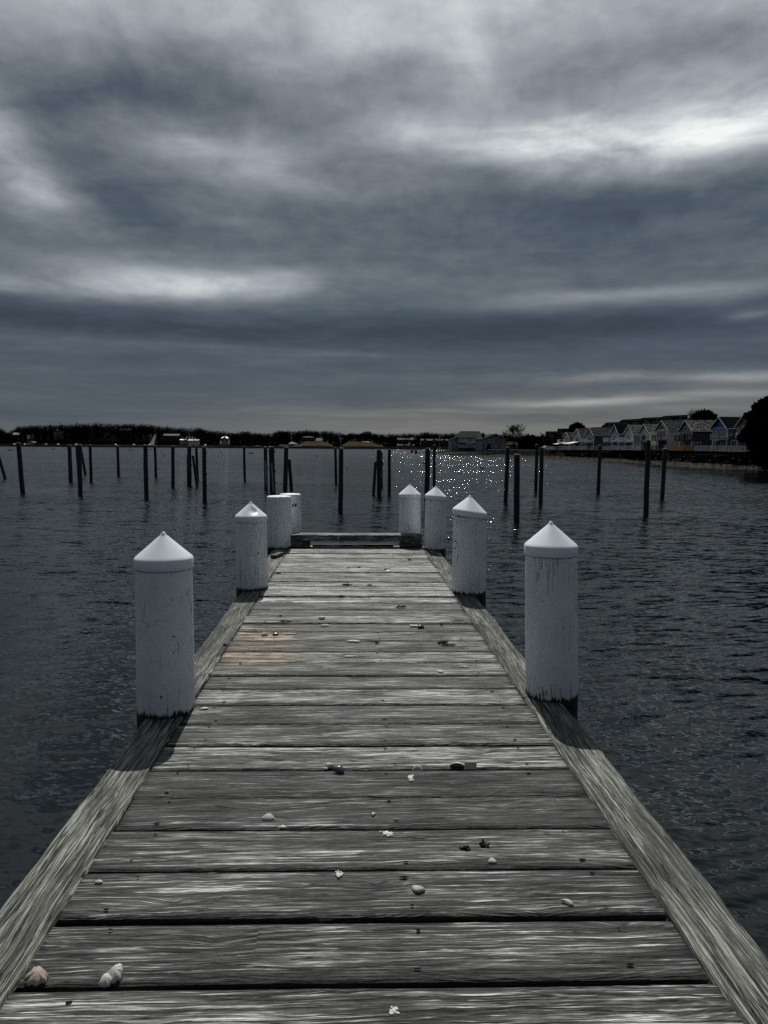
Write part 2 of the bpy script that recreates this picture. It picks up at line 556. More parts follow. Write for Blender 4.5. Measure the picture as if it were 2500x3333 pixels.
def paint_mat():
    m, t, b = mat('flaking_white_paint')
    tc = t.n('ShaderNodeTexCoord')
    P = tc.outputs['Object']
    oi = t.n('ShaderNodeObjectInfo')
    off = t.math('MULTIPLY', oi.outputs['Random'], 37.0)
    x, y, z = t.sep(P)
    a = t.math('ARCTAN2', y, x)
    Q = t.vmath('ADD', P, t.comb(off, off, off))
    low = t.noise(Q, 5.0, 4, .6)
    lump = t.noise(t.vmath('MULTIPLY', Q, (1, 1, .45)), 15.0, 2, .5)
    # vertical checks in the wood under the paint
    cw = t.noise(Q, 6.0, 2)
    ca = t.comb(t.math('MULTIPLY', t.math('ADD', a, t.math('MULTIPLY', t.math('SUBTRACT', cw, .5), .22)), 5.5),
                t.math('MULTIPLY', z, 1.5), off)
    ck = t.noise(ca, 1.0, 2, .5)
    vert = t.map(t.math('ABSOLUTE', t.math('SUBTRACT', ck, 0.5)), 0.0, 0.010, 1.0, 0.0)
    vm = t.map(t.noise(t.vmath('ADD', Q, (9, 3, 2)), 4.0, 3), .45, .54)
    vert = t.math('MULTIPLY', vert, vm)
    # flakes: thin curved cracks
    vo = t.n('ShaderNodeTexVoronoi', feature='DISTANCE_TO_EDGE')
    wp = t.n('ShaderNodeTexNoise')
    t.link(Q, wp.inputs['Vector'])
    wp.inputs['Scale'].default_value = 14
    wp.inputs['Detail'].default_value = 4
    t.link(t.vmath('ADD', t.vmath('MULTIPLY', Q, (1, 1, .7)), t.vmath('MULTIPLY', wp.outputs['Color'], (.10, .10, .10))), vo.inputs['Vector'])
    vo.inputs['Scale'].default_value = 9
    fl = t.map(vo.outputs['Distance'], 0.0, 0.010, 1.0, 0.0)
    fl = t.math('MULTIPLY', fl, t.map(t.noise(t.vmath('ADD', Q, (1, 7, 4)), 5.0, 3), .55, .68))
    spots = t.map(t.noise(t.vmath('MULTIPLY', Q, (1, 1, .5)), 24.0, 3, .6), .71, .74)
    # ragged lower edge of the paint
    rag = t.noise(t.comb(t.math('MULTIPLY', a, 9.0), t.math('MULTIPLY', z, 5.0), off), 1.6, 5, .7)
    edge = t.map(t.math('ADD', z, t.math('MULTIPLY', t.math('SUBTRACT', rag, .5), -.14)), .012, .020, 1.0, 0.0)
    dirt = t.map(t.math('ADD', z, t.math('MULTIPLY', rag, -.3)), -.15, .12, .35, 0.0)
    c = t.mix(t.map(low, .3, .7), (.68, .72, .73), (.78, .82, .83))
    c = t.mix(dirt, c, (.30, .30, .29))
    bad = t.math('MAXIMUM', t.math('MAXIMUM', vert, t.math('MULTIPLY', fl, .75)), t.math('MULTIPLY', spots, .9))
    c = t.mix(bad, c, (.035, .035, .035))
    c = t.mix(edge, c, (.010, .009, .008))
    t.link(c, b.inputs['Base Color'])
    b.inputs['Roughness'].default_value = .55
    b.inputs['Specular IOR Level'].default_value = .35
    h = t.math('MULTIPLY_ADD', lump, .6, t.math('MULTIPLY', low, .8))
    plate = t.map(vo.outputs['Distance'], 0.0, .06, 0.0, .35)
    h = t.math('ADD', h, t.math('MULTIPLY', plate, t.map(low, .4, .6)))
    h = t.math('SUBTRACT', h, t.math('MULTIPLY', bad, 1.2))
    h = t.math('SUBTRACT', h, t.math('MULTIPLY', edge, .8))
    t.link(t.bump(h, .8, .004), b.inputs['Normal'])
    return m


M_PAINT = paint_mat()
M_CAP = simple('white_plastic', (.74, .78, .83), .38, .03, 4.0, spec=.4)
M_BLACK = simple('black_numeral_paint', (.012, .012, .012), .6, .1)
M_METAL = simple('rusty_iron', (.05, .04, .035), .5, .3, 80, metal=.6)
M_SHELL_W = simple('white_shell', (.45, .44, .39), .4, .2, 60, spec=.3)
M_SHELL_G = simple('grey_shell', (.42, .41, .37), .45, .3, 70)
M_SHELL_T = simple('tan_shell', (.36, .30, .24), .35, .35, 60, spec=.3)
M_SHELL_B = simple('dark_mussel_shell', (.025, .028, .040), .3, .3, 60, spec=.5)
M_WEED = simple('dried_seaweed', (.030, .026, .018), .8, .4, 60)
M_DROP = simple('chalky_white', (.50, .50, .48), .8, .08, 90)


def piling_mat():
    m, t, b = mat('tarred_piling_wood')
    geo = t.n('ShaderNodeNewGeometry')
    P = geo.outputs['Position']
    x, y, z = t.sep(P)
    g = t.noise(t.vmath('MULTIPLY', P, (14, 14, 1.2)), 1.0, 4, .6)
    c = t.ramp(g, [(.3, (.004, .004, .0035)), (.6, (.012, .011, .010)), (.8, (.035, .033, .030))])
    n2 = t.noise(P, 3.0, 3)
    tide = t.map(t.math('ADD', z, t.math('MULTIPLY', n2, .6)), -.85, -.6, 1.0, 0.0)
    c = t.mix(tide, c, (.006, .007, .006))
    t.link(c, b.inputs['Base Color'])
    b.inputs['Roughness'].default_value = .75
    t.link(t.bump(g, .8, .02), b.inputs['Normal'])
    return m


M_PILING = piling_mat()


def water_mat():
    m, t, b = mat('harbour_water')
    geo = t.n('ShaderNodeNewGeometry')
    P = geo.outputs['Position']
    b.inputs['Base Color'].default_value = (.0011, .0036, .0039, 1)
    b.inputs['IOR'].default_value = 1.333
    b.inputs['Specular IOR Level'].default_value = .52
    b.inputs['Roughness'].default_value = .035
    # wind ripples as a field of surface slopes (works at any distance, unlike a height bump)
    def slopes(rot, sc, det, ro=.5, off=0.0):
        q = t.mapping(P, (off, off, 0), (0, 0, R(rot)), (1, 1, 1))
        q = t.vmath('MULTIPLY', q, (sc[0], sc[1], 1.0))
        nd = t.n('ShaderNodeTexNoise')
        t.link(q, nd.inputs['Vector'])
        nd.inputs['Scale'].default_value = 1.0
        nd.inputs['Detail'].default_value = det
        nd.inputs['Roughness'].default_value = ro
        nd.inputs['Distortion'].default_value = .25
        return t.vmath('SUBTRACT', nd.outputs['Color'], (.5, .5, .5))
    x, y, z = t.sep(P)
    A = t.vmath('MULTIPLY', slopes(8, (.7, 2.6), 1), (.18, .70, 0))
    B = t.vmath('MULTIPLY', slopes(-14, (1.9, 7.0), 2, .45, 5.0), (.30, 1.15, 0))
    C = t.vmath('MULTIPLY', slopes(20, (7.0, 18.0), 1, .5, 9.0), (.40, .80, 0))
    S_ = t.vmath('MULTIPLY', slopes(4, (.30, .9), 1, .5, 3.0), (.10, .22, 0))
    tot = t.vmath('ADD', t.vmath('ADD', A, B), t.vmath('ADD', C, S_))
    # calmer and rougher patches
    pt = t.noise(t.vmath('MULTIPLY', P, (.030, .085, 1)), 1.0, 3, .55)
    amp = t.map(pt, .36, .60, .55, 1.0, True)
    # sheltered water under the right hand shore
    lee = t.map(t.math('SUBTRACT', x, t.math('MULTIPLY', y, .24)), 2.0, 24.0, 0.0, 1.0, True)
    lee = t.math('MULTIPLY', lee, t.map(y, 34.0, 80.0, 0.0, 1.0, True))
    amp = t.math('MULTIPLY', amp, t.math('SUBTRACT', 1.0, t.math('MULTIPLY', lee, .80)))
    amp = t.math('MULTIPLY', amp, t.map(y, 5.0, 36.0, .42, 1.14))
    k_ = t.comb(amp, amp, 0.0)
    tot = t.vmath('MULTIPLY', tot, k_)
    tx, ty, _tz = t.sep(tot)
    tx = t.math('MULTIPLY_ADD', ty, .46, tx)
    # far off only the wave faces turned this way can be seen over the crests
    lean = t.math('MULTIPLY', t.map(y, 6.0, 55.0, 0.0, .095), t.math('SUBTRACT', 1.0, t.math('MULTIPLY', lee, .75)))
    ty = t.math('SUBTRACT', ty, lean)
    t.link(t.map(y, 12.0, 300.0, .035, .16), b.inputs['Roughness'])
    nrm = t.vmath('NORMALIZE', t.comb(tx, ty, 1.0))
    t.link(nrm, b.inputs['Normal'])
    return m


M_WATER = water_mat()

# ------------------------------------------------------------------ water sheet
mb = MB()
ys = [-60, -20, 0, 10, 20, 40, 80, 160, 320, 640, 1400, 3000]
xs = [-3000, -800, -200, -50, 0, 50, 200, 800, 3000]
g = [[mb.vert((x, y, WATER)) for x in xs] for y in ys]
for i in range(len(ys) - 1):
    for j in range(len(xs) - 1):
        mb.face((g[i][j], g[i][j + 1], g[i + 1][j + 1], g[i + 1][j]))
tag(mb.build('water', M_WATER), 'dark rippled harbour water around the pier', 'water', kind='structure')

# ------------------------------------------------------------------ pier
YAW = R(2.5)
pier = empty('pier', (0, 0, 0), YAW, 'weathered grey plank pier running straight out over the water', 'pier')
RP = Matrix.Rotation(-YAW, 3, 'Z')


def loc_(p):
    return RP @ Vector(p)


XL, XR = -.862, .948
gap_px = [1787, 1801.5, 1816, 1831, 1848, 1863, 1879, 1893.5, 1908, 1922.5, 1941, 1960, 1983, 2004, 2029, 2055, 2085, 2120, 2157,
          2198.6, 2241, 2292.5, 2354.6, 2424.5, 2502, 2594, 2698, 2831, 2992, 3203]
gy = [loc_(at_z(1150, y, 0)).y for y in gap_px]          # far to near
gy = [9.86] + gy + [gy[-1] - .262 * k for k in (1, 2, 3, 4, 5)]
gapw = {2992: .026, 3203: .016, 2831: .010, 2698: .009, 2292.5: .011, 2120: .013, 2594: .011, 2424.5: .012, 2354.6: .013}
gw = [.004] + [gapw.get(y, .014) for y in gap_px] + [.012] * 5
SK = math.tan(R(-1.1))


def plank_mesh(y0, y1, seed, zoff=0.0, xl=XL, xr=XR):
    mb = MB()
    nx = 56
    th = .048
    prev = None
    W = y1 - y0
    cup = rnd.uniform(-.003, .004)
    e0, e1 = rnd.uniform(-.006, .004), rnd.uniform(-.006, .004)
    for i in range(nx + 1):
        x = xl + e0 + (xr - e1 - xl - e0) * i / nx
        j0 = .0035 * nz(x * 2.2, seed * 3.1) + .0022 * nz(x * 14, seed * 1.7)
        j1 = .0035 * nz(x * 2.4, seed * 5.3) + .0022 * nz(x * 15, seed * 2.9)
        zz = zoff + .0025 * nz(x * 1.1, seed * 7.7)
        a, b_ = y0 + j0 + x * SK, y1 + j1 + x * SK
        prof = [(a + .004, -th), (a, -.016), (a + .002, -.007), (a + .008, -.0012)]
        for k in range(1, 8):
            tt = k / 8
            yy = a + .008 + (b_ - a - .016) * tt
            prof.append((yy, cup * 4 * tt * (1 - tt) + .0012 * nz(x * 5, tt * 9, seed)))
        prof += [(b_ - .008, -.0012), (b_ - .002, -.007), (b_, -.016), (b_ - .004, -th)]
        ids = [mb.vert((x, p[0], zz + p[1])) for p in prof]
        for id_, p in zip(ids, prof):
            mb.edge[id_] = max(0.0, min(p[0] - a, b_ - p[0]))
        if prev:
            for k in range(len(ids)):
                k2 = (k + 1) % len(ids)
                mb.face((prev[k], ids[k], ids[k2], prev[k2]), 0, 2 < k < len(ids) - 4)
        else:
            first = ids
        prev = ids
    mb.face(first)
    mb.face(prev[::-1])
    # nails: two rows over every joist
    for jx in JX:
        for yy in (y0 + W * rnd.uniform(.12, .2), y1 - W * rnd.uniform(.12, .2)):
            if rnd.random() < .2:
                continue
            x = jx + rnd.uniform(-.03, .03)
            cx, cy = x, yy + x * SK
            r = rnd.uniform(.003, .006)
            st_ = rnd.uniform(1.3, 2.6)
            ids = [mb.vert((cx + st_ * r * math.cos(q * math.pi / 5) * rnd.uniform(.7, 1.2), cy + r * math.sin(q * math.pi / 5) * rnd.uniform(.7, 1.2),
                            zoff + .0045)) for q in range(10)]
            mb.face(ids, 1)
    return mb


JX = [-.72, .17, .78]
for i in range(len(gy) - 1):
    y1, y0 = gy[i] - gw[i] / 2, gy[i + 1] + gw[i + 1] / 2
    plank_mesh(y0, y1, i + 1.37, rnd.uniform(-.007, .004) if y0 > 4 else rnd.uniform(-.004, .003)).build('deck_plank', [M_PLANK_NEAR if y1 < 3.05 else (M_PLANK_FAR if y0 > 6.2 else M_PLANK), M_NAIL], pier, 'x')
YS = gy[-1]
YE = 9.86


def edge_timber(side, ya, yb, seed, wd=.205):
    "square edge timber with a worn outer arris"
    mb = MB()
    n = max(8, int((yb - ya) / .045))
    prev = None
    for i in range(n + 1):
        y = ya + (yb - ya) * i / n
        inn = (XL - .009 if side < 0 else XR + .009) + .0015 * nz(y * 7, seed)
        o_ = wd + .012 * nz(y * 1.3, seed + 4) + .006 * nz(y * 6, seed + 9)
        chew = max(0, nz(y * 2.1, seed + 20) - .18) * .05
        zz = -.004 + .004 * nz(y * 1.0, seed + 2)
        prof = [(0, -.21), (0, -.008), (.006, 0.0)] + [(o_ * k / 8, .0022 * nz(y * 8, k * .8, seed)) for k in range(1, 8)] + \
               [(o_ - .014 - chew, -.004), (o_ - .003 - chew * .5, -.020 - chew), (o_, -.06), (o_, -.21)]
        ids = [mb.vert((inn + side * p[0], y, zz + p[1])) for p in prof]
        if prev:
            for k in range(len(ids)):
                k2 = (k + 1) % len(ids)
                q = (prev[k], ids[k], ids[k2], prev[k2])
                mb.face(q if side < 0 else q[::-1], 0, 2 < k < len(ids) - 4)
        else:
            first = ids
        prev = ids
    mb.face(first)
    mb.face(prev[::-1])
    return mb


for side, cuts in ((-1, [YS, 3.62, 6.9, YE - .02]), (1, [YS, 3.83, 6.85, YE - .02])):
    for a, b_ in zip(cuts, cuts[1:]):
        edge_timber(side, a + .004, b_ - .004, side * 3 + a).build('edge_timber', M_EDGE, pier, 'y')
for jx in (-.70, -.30, .17, .45, .80):
    mb = MB()
    mb.box((jx - .04, YS, -.28), (jx + .04, YE - .05, -.056))
    mb.build('joist', M_DARKW, pier)
for jy in (.2, 3.75, 6.9, 9.6):
    mb = MB()
    mb.box((XL - .12, jy - .1, -.52), (XR + .12, jy + .1, -.285))
    mb.build('cross_beam', M_DARKW, pier)

# end rail resting on two blocks


def rough_box(a, b_, seed, nx=40, amp=.003):
    mb = MB()
    x0, y0, z0 = a
    x1, y1, z1 = b_
    prev = None
    for i in range(nx + 1):
        x = x0 + (x1 - x0) * i / nx
        j = lambda k: amp * nz(x * 6, seed + k * 3.3)
        bv = .006
        prof = [(y0 + bv + j(1), z0 + j(2)), (y0 + j(1), z0 + bv + j(2)), (y0 + j(3), z1 - bv + j(4)), (y0 + bv + j(3), z1 + j(4)),
                (y1 - bv + j(5), z1 + j(6)), (y1 + j(5), z1 - bv + j(6)), (y1 + j(7), z0 + bv + j(8)), (y1 - bv + j(7), z0 + j(8))]
        ids = [mb.vert((x, p[0], p[1])) for p in prof]
        if prev:
            for k in range(8):
                mb.face((prev[k], ids[k], ids[(k + 1) % 8], prev[(k + 1) % 8]))
        else:
            first = ids
        prev = ids
    mb.face(first)
    mb.face(prev[::-1])
    return mb


rough_box((XL + .03, 9.575, .092), (XR - .01, 9.80, .178), 3).build('end_rail', M_RAIL, pier, 'x')
rough_box((XL + .03, 9.585, .004), (-.59, 9.79, .089), 8, 8).build('rail_block', M_EDGE, pier, 'x')
rough_box((.645, 9.585, .004), (XR - .01, 9.79, .089), 9, 8).build('rail_block', M_EDGE, pier, 'x')
rough_box((-.56, 9.73, .004), (.56, 9.80, .024), 12, 20).build('rail_batten', M_EDGE, pier, 'x')
mb = MB()
mb.tube([(-.20, 9.572, .115), (-.20, 9.572, .155)], .006, 6)
mb.build('rail_bolt', M_CAP, pier)

# ------------------------------------------------------------------ white mooring posts


def white_post(label, cx, ybase, width, apex, rimb=None, capped=True, d=None, seed=1.0, tilt=0.0, group='white mooring posts along the pier'):
    if d is None:
        d = at_z(cx, ybase, 0).y
        r = width / 2 * d / F
        d += r
        r = width / 2 * d / F
    else:
        r = width / 2 * d / F
    b0 = at_d(cx, ybase, d)
    base = Vector((b0.x, d, 0))
    top = at_d(apex[0], apex[1], d)
    H = top.z
    lean = (top.x - base.x) / H
    root = empty('mooring_post', base, rnd.uniform(0, 0), label, 'mooring post', group)
    hb = H - .148 * (r / .155) - .052 if capped else H

    def fn(a, rr, z):
        k = 1 + .018 * nz(math.cos(a) * 1.3 + seed, math.sin(a) * 1.3, z * 1.1) + .008 * nz(math.cos(a) * 4, math.sin(a) * 4 + seed, z * 5)
        return rr * k, z
    mb = MB()
    prof = [(r * (1.05 - .05 * max(0, (z / hb))), z) for z in [-3.2, -2.2, -1.2, -.6, -.3] + [-.2 + (hb + .2) * i / 44 for i in range(45)]]
    if capped:
        prof = [(a, min(b_, hb + .01)) for a, b_ in prof]
    else:
        prof = prof[:-3]
        zt = prof[-1][1]
        prof += [(r * .995, H - .030), (r * .985, H - .016), (r * .95, H - .006), (r * .88, H - .001), (r * .5, H + .004), (0, H + .006)]
    mb.lathe(prof, 64, 0, fn=fn)
    post = mb.build('post', M_PAINT, root)
    mb2 = None
    if capped:
        k = r / .155
        mb = MB()
        z0, z1 = hb, hb + .052
        cp = [(r * 1.00, z0 + .002), (r * 1.055, z0), (r * 1.06, z0 + .004), (r * 1.05, z1 - .004), (r * 1.035, z1 + .001), (r * 1.01, z1 + .006)]
        for i in range(1, 13):
            tt = i / 13
            cp.append((r * 1.01 * (1 - tt) + r * .02 * tt, z1 + .006 + (H - z1 - .012) * tt))
        cp += [(r * .055, H - .004), (r * .03, H - .001), (0, H)]

        def fc(a, rr, z):
            if seed == 2.0 and z > z1 + .01 and z < H - .03:      # dented cap
                q = math.exp(-((a - 5.15) / .33) ** 2) * math.exp(-((z - (z1 + .06)) / .03) ** 2)
                q += .6 * math.exp(-((a - 5.45) / .2) ** 2) * math.exp(-((z - (z1 + .045 + .05 * (a - 5.3))) / .012) ** 2)
                return rr * (1 - .09 * q), z - .008 * q
            return rr, z
        mb.lathe(cp, 96, 0, fn=fc)
        c = mb.build('post_cap', M_CAP, root)
        if tilt:
            for v in c.data.vertices:
                v.co.z += tilt * v.co.x
    sh = Matrix.Identity(4)
    for ch in root.children:
        for v in ch.data.vertices:
            if v.co.z > 0:
                v.co.x += lean * v.co.z
    return root, r, H, lean


white_post('large white post nearest the camera on the left of the pier', 541, 2338, 180, (532, 1730), seed=1.0)
white_post('large white post nearest the camera on the right, with curling cracked paint', 1795, 2283, 165, (1793, 1696), seed=3.3)
white_post('white post with a dented pointed cap, second on the left side', 822, 1922, 99, (816, 1632), seed=2.0)
r2_root, r2, H2, _l = white_post('white post with an iron ring bolt in its side, second on the right', 1526, 1936, 107, (1529.7, 1611.5), seed=6.1, tilt=-.13)
white_post('slim white capped post at the right end corner of the deck', 1415.5, 1791, 67.5, (1419, 1581.4), seed=7.4, tilt=-.08)
white_post('white capped post standing beyond the end rail on the right', 1333.5, 1791, 70, (1334, 1575), d=10.02, seed=8.8)
white_post('flat topped white post without a cap at the left end corner', 908.5, 1787, 79, (908, 1614), capped=False, seed=9.9)
iv_root, ivr, ivH, _l = white_post('flat topped white post marked IV behind the left end corner post', 945, 1791, 71, (945, 1607), capped=False, d=10.08, seed=12.2)

# numeral IV on the post, following its curve
mb = MB()


def on_post(r, ang, z, lift=.004):
    return ((r + lift) * math.cos(ang), (r + lift) * math.sin(ang), z)


zc = ivH - .155
a0 = -math.pi / 2 + .38


def stroke(a1, z1, a2, z2, wd):
    n = 4
    L = []
    for i in range(n + 1):
        tt = i / n
        a_, z_ = a1 + (a2 - a1) * tt, z1 + (z2 - z1) * tt
        L.append((mb.vert(on_post(ivr * 1.02, a_ - wd / 2 / ivr, z_)), mb.vert(on_post(ivr * 1.02, a_ + wd / 2 / ivr, z_))))
    for i in range(n):
        mb.face((L[i][0], L[i][1], L[i + 1][1], L[i + 1][0]))


stroke(a0, zc - .024, a0, zc + .026, .015)
stroke(a0 + .26, zc - .022, a0 + .13, zc + .028, .014)
stroke(a0 + .265, zc - .022, a0 + .36, zc + .030, .012)
o = mb.build('numeral', M_BLACK, iv_root)

# ring bolt and spike on the second right post
mb = MB()
zb = .50
mb.tube([(-r2 * .86, -r2 * .52, zb), (-r2 * 1.35, -r2 * .52, zb + .003)], .0035, 6)
ring = []
for i in range(17):
    a = 2 * math.pi * i / 16
    ring.append((-r2 * 1.35 - .02 + .02 * math.cos(a), -r2 * .52, zb + .004 + .02 * math.sin(a)))
mb.tube(ring, .0038, 6, cap=False)
mb.tube([(-r2 * .86, -r2 * .54, zb), (-r2 * .84, -r2 * .58, zb - .032)], .004, 6)
mb.build('ring_bolt', M_METAL, r2_root)
mb = MB()
mb.tube([(-r2 * .84, -r2 * .52, .432), (-r2 * 1.55, -r2 * .52, .437)], .004, 6)
mb.build('spike', M_METAL, r2_root)

# small offcut lying on the edge timber
p = loc_(at_z(900, 1814, 0.02))
mb = MB()
mb.box((-.035, -.13, 0), (.035, .13, .04))
o = mb.build('timber_offcut', M_RAIL, None, 'y')
o.location = at_z(902, 1812, .001)
o.rotation_euler = (0, 0, R(-14))
tag(o, 'short pale timber offcut lying against the left end corner post', 'offcut')

# ------------------------------------------------------------------ dark pilings out in the water
PIL = [
    ('leaning dark piling cut off by the left edge of the picture', (17, 1557), (-14, 1450), 10),
    ('thick dark piling leaning left, second from the left edge', (74, 1604), (60, 1441), 15),
    ('slim upright piling just left of the pair with a raking prop', (231, 1570), (226, 1448), 13),
    ('front piling of the far left cluster, with a prop leaning on it', (262, 1617), (258, 1446), 14.5),
    ('short raking prop leaning against the far left cluster', (278, 1544), (262, 1452), 8.5),
    ('thin piling half hidden behind the far left cluster', (256, 1553), (249, 1450), 8),
    ('thin piling just right of the far left cluster', (297, 1571), (293, 1448), 10),
    ('thin distant piling left of the foot of the hillside road, standing alone', (386, 1552), (383, 1451), 9),
    ('tall thick piling above the left post cap, nearest of its row', (477, 1625), (473, 1448), 14.5),
    ('thin piling in front of the foot of the pale hillside road', (508, 1555), (504, 1451), 9),
    ('medium piling midway between the tall thick one and the leaning trio', (563, 1587), (563, 1451), 11.5),
    ('left piling of the leaning trio, stepped near its top', (618, 1583), (616, 1451), 13),
    ('short raking prop in the middle of the leaning trio', (641, 1583), (628, 1482), 9),
    ('right rear piling of the leaning trio', (643, 1562), (639, 1452), 9.5),
    ('knobbly piling just right of the leaning trio', (667, 1636), (664, 1454), 14),
    ('lone thin distant piling above the dented post cap', (797, 1565), (794.5, 1453), 8.5),
    ('slim piling left of the thick doubled one above the flat posts', (866, 1597), (864, 1454), 12),
    ('thick doubled piling with a pale stripe above the flat topped posts', (888, 1619), (884, 1454), 19),
    ('upright piling with a prop on its right above the IV post', (928, 1599), (932.5, 1455), 15),
    ('raking prop leaning on the piling above the IV post', (949, 1597), (941, 1494), 12),
    ('thin greyish piling just left of the tall central one', (1094, 1575), (1092, 1458), 9),
    ('tall thick piling standing near the centre above the end rail', (1108, 1665), (1110, 1458), 16),
    ('short leaning piling on the left of the ragged centre cluster', (1216, 1613), (1223, 1502), 10.5),
    ('front piling of the ragged centre cluster with a snapped spar', (1234, 1616), (1233, 1463), 14.5),
    ('rear piling hidden behind the ragged centre cluster', (1242, 1585), (1241, 1470), 9),
    ('plain upright piling just right of the ragged centre cluster', (1267, 1611), (1268, 1462), 11),
    ('thick piling rising behind the gap between the two right end posts', (1389, 1628), (1393, 1459), 17),
    ('taller thin piling rising just behind the right end corner post', (1413, 1600), (1414, 1448), 10),
    ('tall piling left of the stubby thick one, right of the pier', (1646, 1633), (1653, 1455), 14),
    ('stubby thick piling, shorter than those beside it', (1681, 1697), (1683, 1479), 20),
    ('thin piling on the left of the pair right of the stubby one', (1744, 1597), (1748, 1446), 11),
    ('thicker piling on the right of the pair right of the stubby one', (1760, 1634.5), (1764, 1456), 14),
    ('lone slim piling in front of the grey townhouses', (1947, 1603.5), (1954, 1448), 12),
    ('tallest piling rising in front of the cream townhouse', (2102, 1677), (2110, 1432), 17),
    ('rightmost piling, short, right of the tallest one', (2155, 1624), (2165, 1460), 14),
]
for i, (lab, b0, t0, wd) in enumerate(PIL):
    B = at_z(b0[0], b0[1], WATER)
    T = at_d(t0[0], t0[1], B.y + (0.25 if 'prop' in lab or 'leaning piling' in lab else 0))
    r = wd / 2 * B.y / F
    ax = (T - B)
    mb = MB()
    B0 = B - ax.normalized() * 1.2
    n, N = 16, 26
    rings = []
    a = Vector((1, 0, 0))
    dv = (T - B0)
    for k in range(N + 1):
        tt = k / N
        c = B0 + dv * tt
        c.x += .02 * nz(tt * 3, i * 3.3)
        rr = r * (1.03 - .10 * tt)
        ring = []
        for j in range(n):
            q = 2 * math.pi * j / n
            rk = rr * (1 + .05 * nz(math.cos(q) * 1.5, math.sin(q) * 1.5 + i, tt * 7) + .03 * nz(math.cos(q) * 5, math.sin(q) * 5 + i, tt * 22))
            z = c.z + (.05 * nz(j * .9, i * 1.9) if k == N else 0)
            ring.append(mb.vert((c.x + rk * math.cos(q), c.y + rk * math.sin(q), z)))
        rings.append(ring)
    for k in range(N):
        for j in range(n):
            mb.face((rings[k][j], rings[k][(j + 1) % n], rings[k + 1][(j + 1) % n], rings[k + 1][j]), 0, True)
    tc_ = mb.vert((T.x, T.y, T.z + .02))
    for j in range(n):
        mb.face((rings[N][j], rings[N][(j + 1) % n], tc_))
    if 'knobbly' in lab or 'stepped' in lab or 'doubled' in lab:
        for zf in (.30, .52, .9):
            c = B + ax * zf
            mb.tube([(c.x + r * .7, c.y, c.z - .05), (c.x + r * 1.3, c.y - .05, c.z)], [.06, .05], 6)
    if 'stepped' in lab:
        c0, c1 = B + ax * 0, B + ax * .78
        mb.tube([(c0.x - r * .5, c0.y - r * .5, c0.z - .5), (c1.x - r * .6, c1.y - r * .5, c1.z)], r * .7, 10)
    # origin at the waterline
    mb.v = [(x - B.x, y - B.y, z - WATER) for x, y, z in mb.v]
    o = mb.build('piling', M_PILING, None, loc=(B.x, B.y, WATER))
    tag(o, lab, 'piling', 'old dark pilings standing in the harbour')
    if 'snapped spar' in lab:
        mb = MB()
        c = ax * .80
        mb.tube([(c.x + r, c.y - .1, c.z), (c.x + r + .16, c.y - .1, c.z - .42)], [.045, .03], 6)
        mb.build('spar', M_PILING, o)
        mb = MB()
        c = ax * .3
        mb.tube([(c.x + r * .9, c.y, c.z + .5), (c.x + r * 1.25, c.y, c.z - .3)], [.06, .05], 6)
        mb.build('spar', M_PILING, o)
    if 'doubled' in lab:
        mb = MB()
        mb.bar((r * .35, -r * 1.02, .4), (ax.x + r * .15, -r * 1.0, ax.z * .68), .08, .03, up=(0, 1, 0))
        mb.build('rub_strip', simple('pale_metal_strip', (.30, .32, .35), .5), o)

# ------------------------------------------------------------------ shells and scraps lying on the deck


def shell_mesh(L, Wd, H, ridges=9, seed=0.0, cut=0.0, flip=False):
    "one valve of a clam: a ridged dome narrowing to the hinge at +y, thin edge"
    L, Wd, H = L * .88, Wd * .88, H * .88
    mb = MB()
    nr, na = 9, 60
    rows = []
    for k in range(nr + 1):
        t_ = k / nr
        row = []
        for j in range(na):
            a = 2 * math.pi * j / na
            ex = L / 2 * (1 - .34 * math.sin(a)) * math.cos(a)
            ey = Wd / 2 * math.sin(a) * (1.22 if math.sin(a) > 0 else .92)
            edge = 1 + .04 * nz(j * .28, seed) - (cut * max(0, nz(j * .16, seed + 5) + .25) if cut else 0)
            rr = math.sin(t_ * math.pi / 2) * edge
            hx, hy = 0.0, Wd * .16
            x = hx + (ex - hx) * rr
            y = hy + (ey - hy) * rr
            z = H * math.cos(t_ * math.pi / 2) ** .8 * (1 + .10 * math.cos(ridges * a) * t_) * (1 - .10 * (.5 + .5 * math.cos(t_ * 40)) * t_)
            row.append(mb.vert((x, y, z)))
        rows.append(row)
    for k in range(nr):
        for j in range(na):
            mb.face((rows[k][j], rows[k + 1][j], rows[k + 1][(j + 1) % na], rows[k][(j + 1) % na]), 0, True)
    inner = []
    for j in range(na):
        x, y, z = mb.v[rows[nr][j]]
        inner.append(mb.vert((x * .86, y * .86, 0.0008)))
    for j in range(na):
        mb.face((rows[nr][j], inner[j], inner[(j + 1) % na], rows[nr][(j + 1) % na]))
    top = mb.vert((0, 0, H * .7))
    for j in range(na):
        mb.face((inner[j], top, inner[(j + 1) % na]), 0, True)
    return mb


def put(mb, name, mt, px, py, rot, label, cat, lift=.002, tiltx=0, tilty=0, group=None):
    o = mb.build(name, mt)
    P = at_z(px, py, 0)
    o.location = (P.x, P.y, lift)
    o.rotation_euler = (tiltx, tilty, R(rot))
    return tag(o, label, cat, group)


